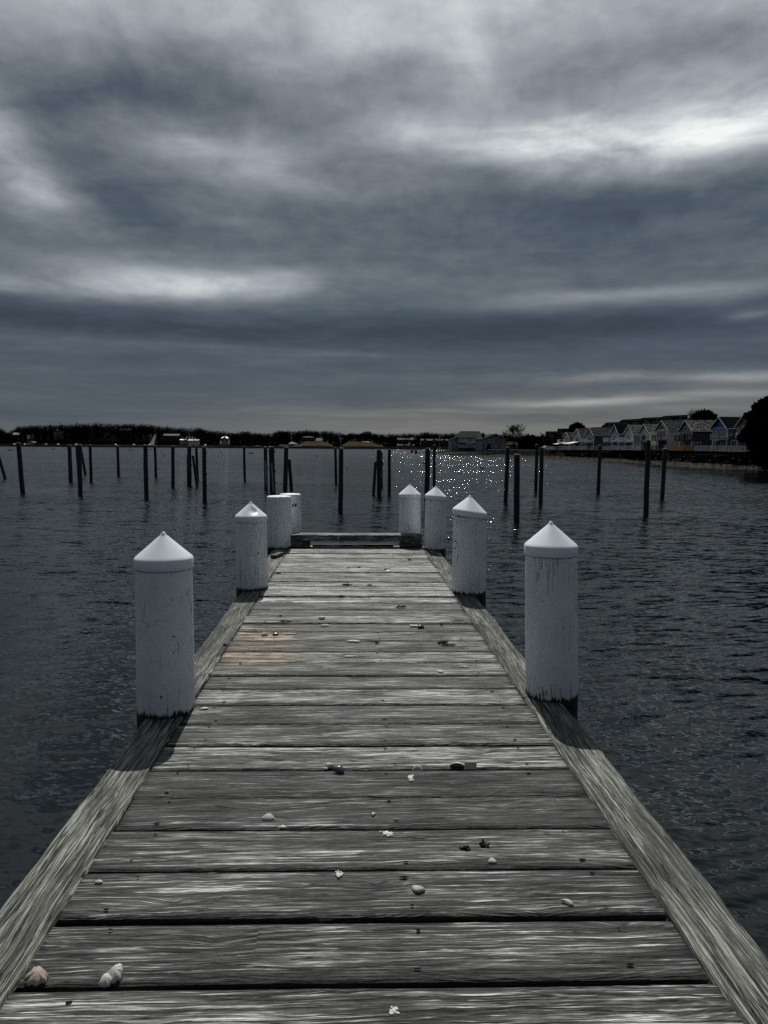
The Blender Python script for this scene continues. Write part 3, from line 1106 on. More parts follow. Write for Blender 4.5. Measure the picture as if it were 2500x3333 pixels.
G = 'sea shells dropped on the deck'
put(shell_mesh(.066, .060, .022, 13, 1, .45), 'sea_shell', M_SHELL_T, 118, 3192, 25, 'broken tan and orange shell over the gap at the lower left corner', 'shell', .006, .35, .15, G)
o = put(shell_mesh(.052, .054, .022, 11, 2, .25), 'sea_shell', M_SHELL_W, 375, 3180, -25, 'larger cream shell of the touching pair in the gap at the lower left', 'shell', .004, .5, 0, G)
put(shell_mesh(.040, .038, .016, 9, 3, .2), 'sea_shell', M_SHELL_W, 345, 3200, 20, 'smaller cream shell tucked against the bigger one at the lower left', 'shell', .004, .5, 0, G)
put(shell_mesh(.048, .034, .014, 12, 4), 'sea_shell', M_SHELL_G, 1361, 2899, 160, 'grey ridged oval shell alone right of centre on the third plank up', 'shell', .003, .1, 0, G)
put(shell_mesh(.048, .022, .010, 2, 5, .5), 'shell_fragment', M_SHELL_W, 1848, 2943, -35, 'bright white curved shell fragment near the right edge timber', 'shell', .004, .2, .1, G)
put(shell_mesh(.055, .038, .016, 11, 6), 'sea_shell', M_SHELL_G, 873, 2667, 0, 'pale ridged oval shell left of centre on the split plank', 'shell', .003, .2, 0, G)
put(shell_mesh(.038, .020, .008, 4, 7, .3), 'sea_shell', M_SHELL_W, 920, 2696, 10, 'small flat whitish shell just below and right of the ridged oval one', 'shell', .003, .1, 0, G)
put(shell_mesh(.030, .020, .010, 0, 8, .8), 'shell_fragment', M_DROP, 1216, 2655, 70, 'tiny white three cornered shell chip above the crushed shell', 'shell', .003, .1, .2, G)
put(shell_mesh(.048, .036, .022, 9, 9), 'sea_shell', M_SHELL_W, 1072, 2498, 170, 'rounded cream shell lying next to the dark mussel shell', 'shell', .003, .1, 0, G)
put(shell_mesh(.060, .040, .014, 0, 10), 'mussel_shell', M_SHELL_B, 1103, 2514, -20, 'dark blue mussel shell right of the rounded cream one', 'shell', .010, .5, .2, G)
put(shell_mesh(.048, .040, .010, 2, 11), 'sea_shell', M_SHELL_G, 1359, 2499, 0, 'grey shell standing half sunk in the gap between planks, right of centre', 'shell', -.006, 1.0, 0, G)
put(shell_mesh(.085, .050, .016, 1, 12), 'sea_shell', M_SHELL_W, 1492, 2495, 165, 'spoon shaped white shell standing in the gap beside a flat piece', 'shell', .000, .9, 0, G)
mb = MB()
mb.prism([(-.028, 0, 0), (.026, 0, .002), (.030, .006, .030), (-.024, .006, .030)], (0, .004, 0))
put(mb, 'shell_fragment', M_SHELL_G, 1531, 2502, 0, 'flat squarish shell piece standing in the gap by the spoon shaped shell', 'shell', -.004, -.3, 0, G)
put(shell_mesh(.070, .062, .030, 7, 13), 'sea_shell', M_SHELL_W, 1048, 2017, 190, 'plump whitish shell left of centre, biggest in the middle of the deck', 'shell', .004, .3, 0, G)
put(shell_mesh(.055, .045, .022, 6, 14), 'sea_shell', M_SHELL_G, 861, 2068, 30, 'greyish shell on the amber stained planks', 'shell', .004, .2, 0, G)
put(shell_mesh(.050, .038, .014, 0, 15), 'mussel_shell', M_SHELL_B, 897, 2067, 10, 'small dark mussel shell on the amber stained planks', 'shell', .004, .2, 0, G)
put(shell_mesh(.080, .060, .016, 6, 16), 'sea_shell', M_SHELL_W, 1264, 1861, 0, 'white shell by a dark scrap, right of centre toward the far end', 'shell', .004, .3, 0, G)
put(shell_mesh(.060, .055, .030, 6, 17), 'sea_shell', M_SHELL_G, 1203, 1908, 0, 'small upright grey shell in the middle of the far deck', 'shell', .004, .3, 0, G)
put(shell_mesh(.060, .050, .020, 6, 18), 'mussel_shell', M_SHELL_B, 1369, 2043, 20, 'dark mussel shell on a white splash at the right of the mid deck', 'shell', .004, .3, 0, G)
put(shell_mesh(.055, .020, .008, 6, 19), 'sea_shell', M_SHELL_W, 665, 2309, 20, 'thin white shell sliver at the left near the big left post', 'shell', .003, .1, 0, G)
put(shell_mesh(.032, .026, .010, 6, 20), 'sea_shell', M_SHELL_G, 1602, 2807, 0, 'tiny knobbly grey shell near the gap at the right of the near deck', 'shell', .003, .1, 0, G)
put(shell_mesh(.030, .016, .008, 6, 21), 'sea_shell', M_SHELL_W, 322, 2875, 0, 'tiny white shell at the left end of a near plank', 'shell', .003, .1, 0, G)
put(shell_mesh(.018, .016, .008, 6, 22), 'sea_shell', M_SHELL_W, 1061, 2505, 0, 'tiny white shell touching the rounded cream one from below', 'shell', .003, .1, 0, G)


def splat(seed, w_, h_, n=22, rag=.5):
    w_, h_ = w_ * .75, h_ * .75
    mb = MB()
    c = mb.vert((0, 0, .003))
    ids, low = [], []
    for j in range(n):
        a = 2 * math.pi * j / n
        k = 1 + rag * nz(math.cos(a) * 2 + seed * 3, math.sin(a) * 2 + seed, 0) + rag * .5 * nz(j * 1.7, seed)
        ids.append(mb.vert((w_ / 2 * k * math.cos(a), h_ / 2 * k * math.sin(a), .0022)))
        low.append(mb.vert((w_ / 2 * k * 1.03 * math.cos(a), h_ / 2 * k * 1.03 * math.sin(a), -.001)))
    for j in range(n):
        mb.face((c, ids[j], ids[(j + 1) % n]), 0, True)
        mb.face((ids[j], low[j], low[(j + 1) % n], ids[(j + 1) % n]))
    for q in range(4):
        a = rnd.uniform(0, 6.28)
        x, y = w_ * .7 * math.cos(a), h_ * .7 * math.sin(a)
        r = rnd.uniform(.002, .005)
        k0 = [mb.vert((x + r * 1.4 * math.cos(t_), y + r * math.sin(t_), .0025)) for t_ in (0, 1, 2, 3, 4, 5)]
        mb.face(k0)
    return mb


GD = 'white droppings and crushed shell on the planks'
put(splat(1, .030, .050), 'dropping', M_DROP, 1336, 2535, 0, 'bright white dropping right of centre below the standing shells', 'dropping', .004, group=GD)
put(splat(2, .056, .030, rag=.9), 'crushed_shell', M_DROP, 1262, 2717, -15, 'patch of crushed white shell on the split plank', 'crushed shell', .004, group=GD)
put(splat(3, .020, .040, rag=1.1), 'dropping', M_DROP, 1103, 2852, 15, 'faint streaky white dropping above an oval knot ring', 'dropping', .004, group=GD)
put(splat(4, .045, .038, rag=.3), 'dropping', M_DROP, 1433, 2187, 0, 'round white spot on the plank right of the middle', 'dropping', .004, group=GD)
put(splat(5, .110, .030, rag=.7), 'dropping', M_DROP, 945, 2064, 0, 'long white splash right of the shells on the amber planks', 'dropping', .004, group=GD)
put(splat(6, .100, .045, rag=.8), 'dropping', M_DROP, 1152, 2088, 0, 'white smear in the middle of the deck below the plump shell', 'dropping', .004, group=GD)
put(splat(7, .120, .050, rag=.8), 'dropping', M_DROP, 1352, 2038, -8, 'white splash under the dark mussel shell on the right', 'dropping', .004, group=GD)
put(splat(8, .110, .030, rag=.7), 'dropping', M_DROP, 1060, 2036, 0, 'thin white streak just below the plump shell', 'dropping', .004, group=GD)
put(splat(9, .026, .018, rag=.9), 'dropping', M_DROP, 1280, 3296, -30, 'white dropping on the nearest plank at the bottom edge', 'dropping', .004, group=GD)
put(splat(10, .050, .024, rag=.9), 'dropping', M_DROP, 1512, 2172, 0, 'faint white smear near the right end of a mid plank', 'dropping', .004, group=GD)
put(splat(11, .090, .030, rag=.9), 'dropping', M_DROP, 1140, 2138, 0, 'pale smear on the plank just beyond the dark wide gap', 'dropping', .004, group=GD)


def weed(seed, w_, h_, n=26):
    w_, h_ = w_ * .6, h_ * .6
    mb = MB()
    q = random.Random(seed)
    for k in range(n):
        x, y = q.gauss(0, w_ / 4), q.gauss(0, h_ / 4)
        p_ = [Vector((x, y, .002))]
        for j in range(3):
            p_.append(p_[-1] + Vector((q.uniform(-1, 1) * w_ * .16, q.uniform(-1, 1) * h_ * .2, q.uniform(-.3, .6) * .008)))
            p_[-1].z = max(.001, p_[-1].z)
        mb.tube(p_, [q.uniform(.002, .005), .004, .003, .001], 4)
    return mb


GW = 'dark dried seaweed scraps on the planks'
for k, (px, py, w_, h_, lab) in enumerate([
        (1572, 2752, .045, .040, 'dark rusty seaweed clump on the near deck right of centre'),
        (1515, 2765, .035, .020, 'thin wisp of seaweed left of the rusty clump'),
        (928, 2024, .13, .06, 'dark seaweed scrap left of the plump shell'),
        (912, 2008, .05, .03, 'small dark crumb of seaweed above the left scrap'),
        (1130, 1905, .14, .09, 'brown seaweed clump with pale bits in the far middle of the deck'),
        (1258, 1855, .10, .06, 'dark scrap against the white shell toward the far end'),
        (1305, 1977, .13, .08, 'black seaweed clump on the right, beyond the middle of the deck'),
        (1443, 2094, .11, .06, 'dark seaweed scrap near the right edge, upper of two'),
        (1458, 2102, .14, .03, 'dark seaweed scrap near the right edge, lower of two'),
        (1168, 1847, .06, .04, 'small dark crumb left of two near the far end'),
        (1134, 1850, .05, .03, 'small dark crumb alone near the far end, left of the other'),
        (1332, 1823, .05, .05, 'dark crumb near the far right corner of the deck'),
        (1437, 2034, .04, .03, 'tiny dark crumb right of the white splash'),
        (1496, 2022, .09, .03, 'flat dark scrap against the right edge timber'),
        (1227, 2095, .04, .03, 'tiny dark crumb right of the middle smear'),
        (733, 2101, .05, .05, 'greenish tuft on the left edge timber behind the big left post'),
        (905, 1868, .06, .04, 'dark scrap at the far left edge of the deck'),
        (1113, 1943, .10, .03, 'flat dark scrap left of centre on the far deck'),
]):
    put(weed(k, w_, h_), 'seaweed', M_WEED, px, py, 0, lab, 'seaweed', .003, group=GW)

# ------------------------------------------------------------------ materials for the shores
M_LAND = simple('leaf_litter_soil', (.007, .0065, .0055), .9, .5, .15)
M_SAND = simple('shingle_beach', (.040, .039, .034), .85, .45, 1.2, .05)
M_BANK = simple('dark_rocky_bank', (.010, .010, .009), .9, .6, 1.0, .15)
M_LAWN = simple('winter_lawn_grass', (.040, .034, .018), .9, .3, .12)
M_TOPG = simple('dull_grass', (.020, .020, .014), .9, .4, .3)
M_ROAD = simple('pale_asphalt', (.09, .09, .088), .8, .1, .5)
M_BARK = simple('dark_bark', (.009, .008, .007), .9, .3, 2)
M_TWIG = simple('bare_twigs', (.010, .009, .0085), .9, .4, .5)
M_NEEDLE = simple('dark_evergreen_needles', (.004, .005, .004), .8, .5, .6)
M_TRIM = simple('white_trim_paint', (.60, .61, .62), .5, .05, 2)
M_GLASS = mat('window_glass')[0]
_b = M_GLASS.node_tree.nodes['Principled BSDF']
_b.inputs['Base Color'].default_value = (.012, .014, .018, 1)
_b.inputs['Roughness'].default_value = .08
M_CEDAR = simple('orange_cedar_boards', (.42, .25, .10), .7, .25, 3)
M_DKRAIL = simple('dark_metal_railing', (.02, .02, .022), .5, .1)
M_AWN = simple('pale_awning_canvas', (.72, .70, .66), .7, .06)
M_ROCK = simple('shore_stones', (.060, .058, .053), .85, .6, .9)
M_DARKB = simple('dark_brown_siding', (.009, .0085, .008), .8, .3, 1)
M_GREYTRIM = simple('faded_grey_trim', (.16, .16, .155), .7, .2, 1)


def roof_mat(name, col, fleck):
    m, t, b = mat(name)
    geo = t.n('ShaderNodeNewGeometry')
    P = geo.outputs['Position']
    n = t.noise(t.vmath('MULTIPLY', P, (1, 1, 2.2)), 2.6, 4, .75)
    c = t.mix(t.math('MULTIPLY', t.map(n, .50, .62), fleck), col, (.55, .54, .50))  # pale flecks mixed over the base colour by noise
    t.link(c, b.inputs['Base Color'])
    b.inputs['Roughness'].default_value = .9
    b.inputs['Specular IOR Level'].default_value = 0
    t.link(t.bump(n, .8, .04), b.inputs['Normal'])
    return m


ROOF_D = roof_mat('dark_roof_shingle', (.008, .010, .012), 0.0)
ROOF_G = roof_mat('grey_roof_shingle', (.026, .026, .027), .18)
ROOF_F = roof_mat('pale_flecked_roof_shingle', (.035, .035, .034), .6)
ROOF_B = roof_mat('brown_roof_shingle', (.022, .017, .014), .15)

# ------------------------------------------------------------------ right hand shore
SH = [(1312, 1474.5), (1360, 1476), (1421, 1478.5), (1470, 1484), (1560, 1487), (1650, 1489), (1770, 1493), (1900, 1500),
      (2045, 1506), (2200, 1519), (2330, 1525), (2450, 1528), (2560, 1531), (2800, 1560), (3200, 1640)]
pts = [at_z(x, y, WATER) for x, y in SH] + [Vector((55, 10, WATER)), Vector((90, -60, WATER))]
bt = [16, 18, 22, 16, 9, 6, 4.5, 3.6, 3.4, 3.2, 3.2, 3.2, 3.5, 5, 6, 6, 6]
bw = [14, 12, 10, 6, 5, 5, 3, .8, .8, .8, .8, 1.0, 2.0, 5, 8, 8, 8]
# refine
rp, rt, rw = [], [], []
for i in range(len(pts) - 1):
    n = max(2, int((pts[i + 1] - pts[i]).length / 5))
    for k in range(n):
        tt = k / n
        rp.append(pts[i].lerp(pts[i + 1], tt))
        rt.append(bt[i] * (1 - tt) + bt[i + 1] * tt)
        rw.append(bw[i] * (1 - tt) + bw[i + 1] * tt)
shore_rows = []
for i, p in enumerate(rp):
    a, b_ = rp[max(0, i - 3)], rp[min(len(rp) - 1, i + 3)]
    d = (b_ - a)
    d.z = 0
    d.normalize()
    nr = Vector((-d.y, d.x, 0))
    t_, w_ = rt[i], rw[i]
    j = .5 * nz(i * .37)
    offs = [(-6, -3.2), (j, WATER - .02), (j + t_ * .35, -1.92 + .06 * nz(i * .9, 2)), (j + t_ * .7, -1.72 + .1 * nz(i * .8, 5)),
            (j + t_, -1.45), (j + t_ + w_ * .5, -.75), (j + t_ + w_, -.06), (j + t_ + w_ + 4, 0.0), (60, .05), (260, .6)]
    shore_rows.append([(p + nr * o_).xy.to_tuple() + (z,) for o_, z in offs])
mbs = {k: MB() for k in ('beach', 'bank', 'shore_ground')}
for i in range(len(shore_rows) - 1):
    A, B = shore_rows[i], shore_rows[i + 1]
    for k in range(len(A) - 1):
        key = 'beach' if k < 4 else ('bank' if k < 6 else 'shore_ground')
        m_ = mbs[key]
        m_.quad(A[k], B[k], B[k + 1], A[k + 1])
# spit end cap: join the far side
key = mbs['beach']
A = shore_rows[0]
for k in range(1, 8):
    key.quad(A[k], A[k + 1], (A[k + 1][0] + 12, A[k + 1][1] + 40, -2.6), (A[k][0] + 4, A[k][1] + 12, -2.6))
tag(mbs['beach'].build('beach', M_SAND), 'narrow pebbly beach along the right shore', 'beach', kind='structure')
tag(mbs['bank'].build('bank', M_BANK), 'dark rocky bank above the beach', 'bank', kind='structure')
tag(mbs['shore_ground'].build('shore_ground', M_TOPG), 'level ground behind the right shore', 'ground', kind='structure')


def shore_at(i, off):
    p = rp[i]
    a, b_ = rp[max(0, i - 3)], rp[min(len(rp) - 1, i + 3)]
    d = (b_ - a)
    d.z = 0
    d.normalize()
    nr = Vector((-d.y, d.x, 0))
    return p + nr * off


# stones scattered over the beach and bank
mb = MB()
q = random.Random(3)
for k in range(2000):
    i = q.randrange(0, len(rp) - 14)
    t_, w_ = rt[i], rw[i]
    f = q.random()
    off = f * (t_ + w_)
    P = shore_at(i, off) + Vector((q.uniform(-2, 2), q.uniform(-2, 2), 0))
    z = WATER + .1 + (.7 * min(1, off / t_)) + (1.3 * max(0, (off - t_) / w_))
    r = q.uniform(.10, .30) * (.7 if off < t_ * .6 else 1.2)
    ids = []
    for (x, y, zz) in ((1, 0, 0), (.3, .9, 0), (-.8, .5, 0), (-.7, -.6, 0), (.4, -.9, 0)):
        ids.append(mb.vert((P.x + r * x * q.uniform(.7, 1.3), P.y + r * y * q.uniform(.7, 1.3), z - .1)))
    tp = [mb.vert((P.x + r * .45 * q.uniform(-1, 1), P.y - r * .5, z + r * q.uniform(.4, .7))), mb.vert((P.x, P.y + r * .5, z + r * q.uniform(.35, .6)))]
    for a, b_ in zip(ids, ids[1:] + ids[:1]):
        mb.face((a, b_, tp[0] if mb.v[a][1] + mb.v[b_][1] < 2 * P.y else tp[1]))
tag(mb.build('shore_stones', M_ROCK), 'loose stones strewn over the right beach and bank', 'stones', kind='stuff')

# ------------------------------------------------------------------ townhouses
HT = R(7.5)
U = Vector((-math.sin(HT), math.cos(HT), 0))
Vd = Vector((math.cos(HT), math.sin(HT), 0))


def solve_len(C, dirv, px):
    r = ray(px, horizon(px))
    # C + dirv*s = t*r  (2D from camera at 0,0)
    det = dirv.x * (-r.y) + r.x * dirv.y
    s = (-C.x * (-r.y) - r.x * C.y) / det
    return s


def z_at(px, y, P):
    r = ray(px, y)
    return CAMZ + r.z * (math.hypot(P.x, P.y) / math.hypot(r.x, r.y))


def railing(mb, p, q_, h=.95, gap=.30, post=1.6):
    p, q_ = Vector(p), Vector(q_)
    L = (q_ - p).length
    d = (q_ - p) / L
    mb.bar(p + Vector((0, 0, h)), q_ + Vector((0, 0, h)), .07, .09)
    mb.bar(p + Vector((0, 0, .1)), q_ + Vector((0, 0, .1)), .05, .07)
    n = max(1, round(L / post))
    for i in range(n + 1):
        c = p + d * (L * i / n)
        mb.box((c.x - .06, c.y - .06, c.z - .05), (c.x + .06, c.y + .06, c.z + h + .12))
    m_ = int(L / gap)
    for i in range(1, m_):
        c = p + d * (L * i / m_)
        mb.box((c.x - .025, c.y - .025, c.z + .13), (c.x + .025, c.y + .025, c.z + h - .04))


def window(root, face, s0, s1, z0, z1, off=0.0, shape='rect', mull=1, trim=None, name='window'):
    "face 'g' gable (plane x=0 looking -x, s=y) or 's' side (plane y=0 looking -y, s=x)"
    def pt(s, z, o_):
        return (-o_ - off, s, z) if face == 'g' else (s, -o_ - off, z)
    f, g_ = MB(), MB()
    t_ = .09
    if shape == 'rect':
        def slab(mm, a0, a1, b0, b1, o0, o1):
            P0, P1 = pt(a0, b0, o0), pt(a1, b1, o1)
            mm.box(tuple(min(u_, v_) for u_, v_ in zip(P0, P1)), tuple(max(u_, v_) for u_, v_ in zip(P0, P1)))
        slab(g_, s0, s1, z0, z1, -.02, .02)
        for a0, a1, b0, b1 in ((s0 - t_, s1 + t_, z1, z1 + t_), (s0 - t_, s1 + t_, z0 - t_, z0), (s0 - t_, s0, z0, z1), (s1, s1 + t_, z0, z1)):
            slab(f, a0, a1, b0, b1, -.02, .06)
        for k in range(1, mull + 1):
            c = s0 + (s1 - s0) * k / (mull + 1)
            slab(f, c - .035, c + .035, z0, z1, .021, .05)
    else:
        if shape == 'arch':
            poly = [(s0, z0), (s1, z0)] + [((s0 + s1) / 2 + (s1 - s0) / 2 * math.cos(a * math.pi / 8), z0 + (z1 - z0) * math.sin(a * math.pi / 8)) for a in range(1, 8)]
        else:
            poly = [(s0, z0), (s1, z0), ((s0 + s1) / 2, z1)]
        d = Vector(pt(0, 0, .03)) - Vector(pt(0, 0, 0))
        g_.prism([pt(a, b_, -.0) for a, b_ in poly], d)
        for (a, b_), (c, e) in zip(poly, poly[1:] + poly[:1]):
            f.bar(pt(a, b_, .03), pt(c, e, .03), .07, .07)
    fr = f.build(name, trim or M_TRIM, root)
    g_.build('pane', M_GLASS, fr)
    return fr


def townhouse(label, xL, xC, apex_y, eave_y, base_y, d, wallm, roofm, L=8.0, over=.35, wins=(), sidewins=(), balcony=None, sidewall=None,
              rail=True, railmat=None, chimney=None, awning=False, uppermat=None, brace=False, decklen=None, trim=None):
    C = at_d(xC, horizon(xC), d)
    w_ = solve_len(C, U, xL)
    base = z_at(xC, base_y, C)
    G_ = C + U * (w_ / 2)
    ze = z_at(xC, eave_y, C) - base
    za = z_at((xL + xC) / 2, apex_y, G_) - base
    root = empty('townhouse', (C.x, C.y, base), HT, label, 'townhouse', 'townhouses along the right shore')
    trim = trim or M_TRIM
    mb = MB()
    # walls with gable
    x1 = L
    for x, fl in ((0, True), (x1, False)):
        ids = [mb.vert(p) for p in ((x, 0, -.6), (x, w_, -.6), (x, w_, ze), (x, w_ / 2, za - .12), (x, 0, ze))]
        mb.face(ids if not fl else ids[::-1], 0)
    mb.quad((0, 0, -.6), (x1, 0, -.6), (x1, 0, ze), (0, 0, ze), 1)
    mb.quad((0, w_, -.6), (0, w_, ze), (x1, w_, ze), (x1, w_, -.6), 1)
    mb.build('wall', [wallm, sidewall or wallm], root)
    # roof: two thick slopes
    mb = MB()
    sl = (za - ze) / (w_ / 2)
    o_ = over
    for sgn in (0, 1):
        y_e = -o_ if sgn == 0 else w_ + o_
        z_e = ze - sl * o_
        P = [(-o_, y_e, z_e), (x1, y_e, z_e), (x1, w_ / 2, za), (-o_, w_ / 2, za)]
        Q = [(p[0], p[1], p[2] + .14) for p in P]
        ia = [mb.vert(p) for p in P]
        ib = [mb.vert(p) for p in Q]
        if sgn == 1:
            ia, ib = ia[::-1], ib[::-1]
        mb.face(ia[::-1])
        mb.face(ib)
        for k in range(4):
            mb.face((ia[k], ia[(k + 1) % 4], ib[(k + 1) % 4], ib[k]))
    mb.build('roof', roofm, root)
    mb = MB()
    for y_e in (-o_, w_ + o_):
        mb.bar((-o_ - .03, y_e, ze - sl * o_ + .03), (-o_ - .03, w_ / 2, za + .03), .05, .17, up=(1, 0, 0) if False else (0, 0, 1))
    mb.bar((-o_, -o_ - .03, ze - sl * o_ + .02), (x1, -o_ - .03, ze - sl * o_ + .02), .05, .14)
    for yy in (0, w_):
        mb.box((-.04, yy - .08, -.5), (.1, yy + .08, ze - .1))
    mb.build('roof_trim', trim, root)
    for wd in wins:
        window(root, 'g', wd[0] * w_, wd[1] * w_, wd[2] * ze, wd[3] * ze, shape=wd[4] if len(wd) > 4 else 'rect', mull=wd[5] if len(wd) > 5 else 1, trim=trim)
    for wd in sidewins:
        window(root, 's', wd[0], wd[1], wd[2] * ze, wd[3] * ze, mull=wd[4] if len(wd) > 4 else 1, trim=trim)
    if uppermat:
        mb = MB()
        zz = ze * .55
        mb.prism([(-.03, .1, zz), (-.03, w_ - .1, zz), (-.03, w_ - .1, ze), (-.03, w_ / 2, za - .3), (-.03, .1, ze)], (.02, 0, 0))
        mb.build('gable_cladding', uppermat, root)
    if balcony:
        zb, dep, bm, y0, y1 = balcony
        zb *= ze
        mb = MB()
        mb.box((-dep, y0 * w_, zb - .18), (-.02, y1 * w_, zb))
        for yy in (y0 * w_ + .06, y1 * w_ - .06):
            if brace:
                mb.bar((-.02, yy, zb - 1.5), (-dep + .1, yy, zb - .2), .1, .1)
        f = mb.build('balcony', bm, root)
        mb = MB()
        railing(mb, (-dep, y0 * w_, zb), (-dep, y1 * w_, zb))
        railing(mb, (-dep, y0 * w_, zb), (-.05, y0 * w_, zb))
        mb.build('balcony_railing', bm, f)
    if chimney:
        cx, cy, hz = chimney
        mb = MB()
        mb.box((cx - .45, cy - .3, ze * .6), (cx + .45, cy + .3, hz + ze))
        mb.box((cx - .5, cy - .35, hz + ze), (cx + .5, cy + .35, hz + ze + .1))
        mb.build('chimney', wallm, root)
    if awning:
        mb = MB()
        zz = ze * .56
        mb.prism([(-.03, 0, zz + .1), (-3.4, 0, zz - .55), (-3.4, 0, zz - .62), (-.03, 0, zz + .02)], (0, w_, 0))
        mb.build('awning', M_AWN, root)
    # deck in front on posts and raking braces
    dl = decklen or 2.6
    mb = MB()
    mb.box((-dl, -1.6, -.22), (3.2, w_ + 1.2, 0))
    mb.build('deck', M_DARKB, root)
    for yy in (-1.3, w_ * .5, w_ + .9):
        for xx in (-dl + .2, -dl * .4):
            mb = MB()
            mb.box((xx - .11, yy - .11, -2.9), (xx + .11, yy + .11, -.225))
            mb.build('support_post', M_BARK, root)
        mb = MB()
        mb.bar((-dl + .2, yy + .2, -.4), (.6, yy + .2, -2.2), .14, .16)
        mb.build('support_brace', M_BARK, root)
    if rail:
        mb = MB()
        railing(mb, (-dl + .05, -1.55, .001), (-dl + .05, w_ + 1.15, .001))
        railing(mb, (-dl + .05, -1.55, .001), (3.1, -1.55, .001))
        mb.build('deck_railing', railmat or M_TRIM, root)
    return root, w_, ze, za


def siding(name, c):
    m, t, b = mat(name)
    geo = t.n('ShaderNodeNewGeometry')
    x, y, z = t.sep(geo.outputs['Position'])
    fr = t.math('FRACT', t.math('MULTIPLY', z, 6.5))
    n = t.noise(geo.outputs['Position'], 1.1, 4, .6)
    cc_ = t.mix(t.map(n, .3, .7), tuple(v * .85 for v in c), tuple(v * 1.1 for v in c))
    t.link(cc_, b.inputs['Base Color'])
    b.inputs['Roughness'].default_value = .6
    t.link(t.bump(fr, .6, .02), b.inputs['Normal'])
    return m


townhouse('smallest grey townhouse at the far left of the row, wide awning over its deck', 1835, 1851.6, 1408, 1419.6, 1464.6, 207, siding('taupe_siding', (.17, .165, .155)), ROOF_B,
          L=7, wins=[(.25, .75, .55, .9)], awning=True, decklen=5.2, balcony=(.52, 2.6, M_TRIM, .1, .5))
townhouse('grey brown townhouse with an awning, second from the left of the row', 1867, 1890, 1396, 1417, 1464.6, 198, siding('grey_brown_siding', (.20, .20, .185)), ROOF_G,
          L=7, wins=[(.3, .75, .56, .86), (.15, .6, .08, .42)], awning=True, decklen=3.4)
townhouse('grey brown townhouse with a long plain grey roof, third from the left', 1907, 1931.7, 1394, 1415, 1464.8, 190, siding('umber_siding', (.15, .145, .135)), ROOF_G,
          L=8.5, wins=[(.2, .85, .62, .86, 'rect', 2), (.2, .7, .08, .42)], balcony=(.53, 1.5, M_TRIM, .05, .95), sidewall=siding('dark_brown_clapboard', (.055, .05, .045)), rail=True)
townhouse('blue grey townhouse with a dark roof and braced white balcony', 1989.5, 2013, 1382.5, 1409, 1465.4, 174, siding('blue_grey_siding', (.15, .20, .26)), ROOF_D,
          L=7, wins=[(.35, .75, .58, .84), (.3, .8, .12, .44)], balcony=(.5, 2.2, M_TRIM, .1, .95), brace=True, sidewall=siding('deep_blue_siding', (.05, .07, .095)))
townhouse('light grey townhouse with a pale flecked roof, right of the blue grey one', 2033.5, 2059.4, 1384, 1409, 1465.6, 166, siding('light_grey_siding', (.30, .32, .33)), ROOF_F,
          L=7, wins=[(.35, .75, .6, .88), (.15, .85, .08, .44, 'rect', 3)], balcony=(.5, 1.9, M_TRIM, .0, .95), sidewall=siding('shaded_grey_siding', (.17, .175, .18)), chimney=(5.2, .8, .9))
townhouse('pale townhouse with a pale flecked roof, left of the cream one', 2082, 2111.5, 1382, 1407, 1465.8, 158, siding('pale_grey_siding', (.47, .475, .465)), ROOF_F,
          L=7, wins=[(.38, .78, .58, .86, 'rect', 2), (.1, .55, .06, .44, 'rect', 1)], sidewins=[(.8, 1.9, .64, .84)], balcony=(.5, 1.5, M_GREYTRIM, .0, .9), chimney=(4.9, -.2, .9))
townhouse('cream townhouse with a tall triangular gable window', 2134.5, 2173.3, 1369.7, 1397, 1466, 149.5, siding('cream_siding', (.54, .51, .44)), ROOF_G,
          L=8, wins=[(.22, .9, 1.02, 1.24, 'tri'), (.22, .40, .64, .92), (.45, .65, .58, .92), (.7, .88, .66, .92), (.15, .75, .05, .46, 'rect', 2)],
          balcony=(.5, 1.4, M_GREYTRIM, .0, .85), railmat=M_DKRAIL, chimney=(6.0, .3, 1.1))
h8, w8, e8, a8 = townhouse('slate grey townhouse with an arched gable window and a dark balcony', 2211.8, 2250.6, 1368.6, 1399, 1467, 141, siding('slate_siding', (.15, .17, .19)), ROOF_F,
          L=8, wins=[(.36, .68, .97, 1.16, 'arch'), (.26, .76, .58, .88, 'rect', 2), (.1, .5, .05, .42, 'rect', 2), (.78, .95, .1, .42)],
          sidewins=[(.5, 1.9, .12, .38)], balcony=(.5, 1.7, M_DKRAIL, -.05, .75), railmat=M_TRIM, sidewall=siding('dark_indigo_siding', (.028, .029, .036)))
mb = MB()
mb.box((-2.75, -1.75, .0), (-2.63, w8 + .6, 1.0))
mb.box((-2.6, -1.75, .0), (-.2, -1.63, 1.0))
mb.build('cedar_screen', M_CEDAR, h8)
h9, w9, e9, a9 = townhouse('vivid blue townhouse with a near black roof and bright white trim', 2318.4, 2363.6, 1358.6, 1389, 1469, 132, siding('cobalt_siding', (.02, .05, .40)), ROOF_D,
          L=9, over=.45, wins=[(.12, .68, .60, .96, 'rect', 4), (.78, .96, .64, .97), (.1, .3, .04, .46), (.4, .75, .04, .44), (.8, .95, .12, .44)],
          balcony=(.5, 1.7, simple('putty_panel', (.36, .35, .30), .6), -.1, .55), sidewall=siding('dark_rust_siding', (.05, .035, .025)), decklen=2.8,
          sidewins=[(.3, 1.0, .66, .92), (1.0, 2.2, .12, .44)])
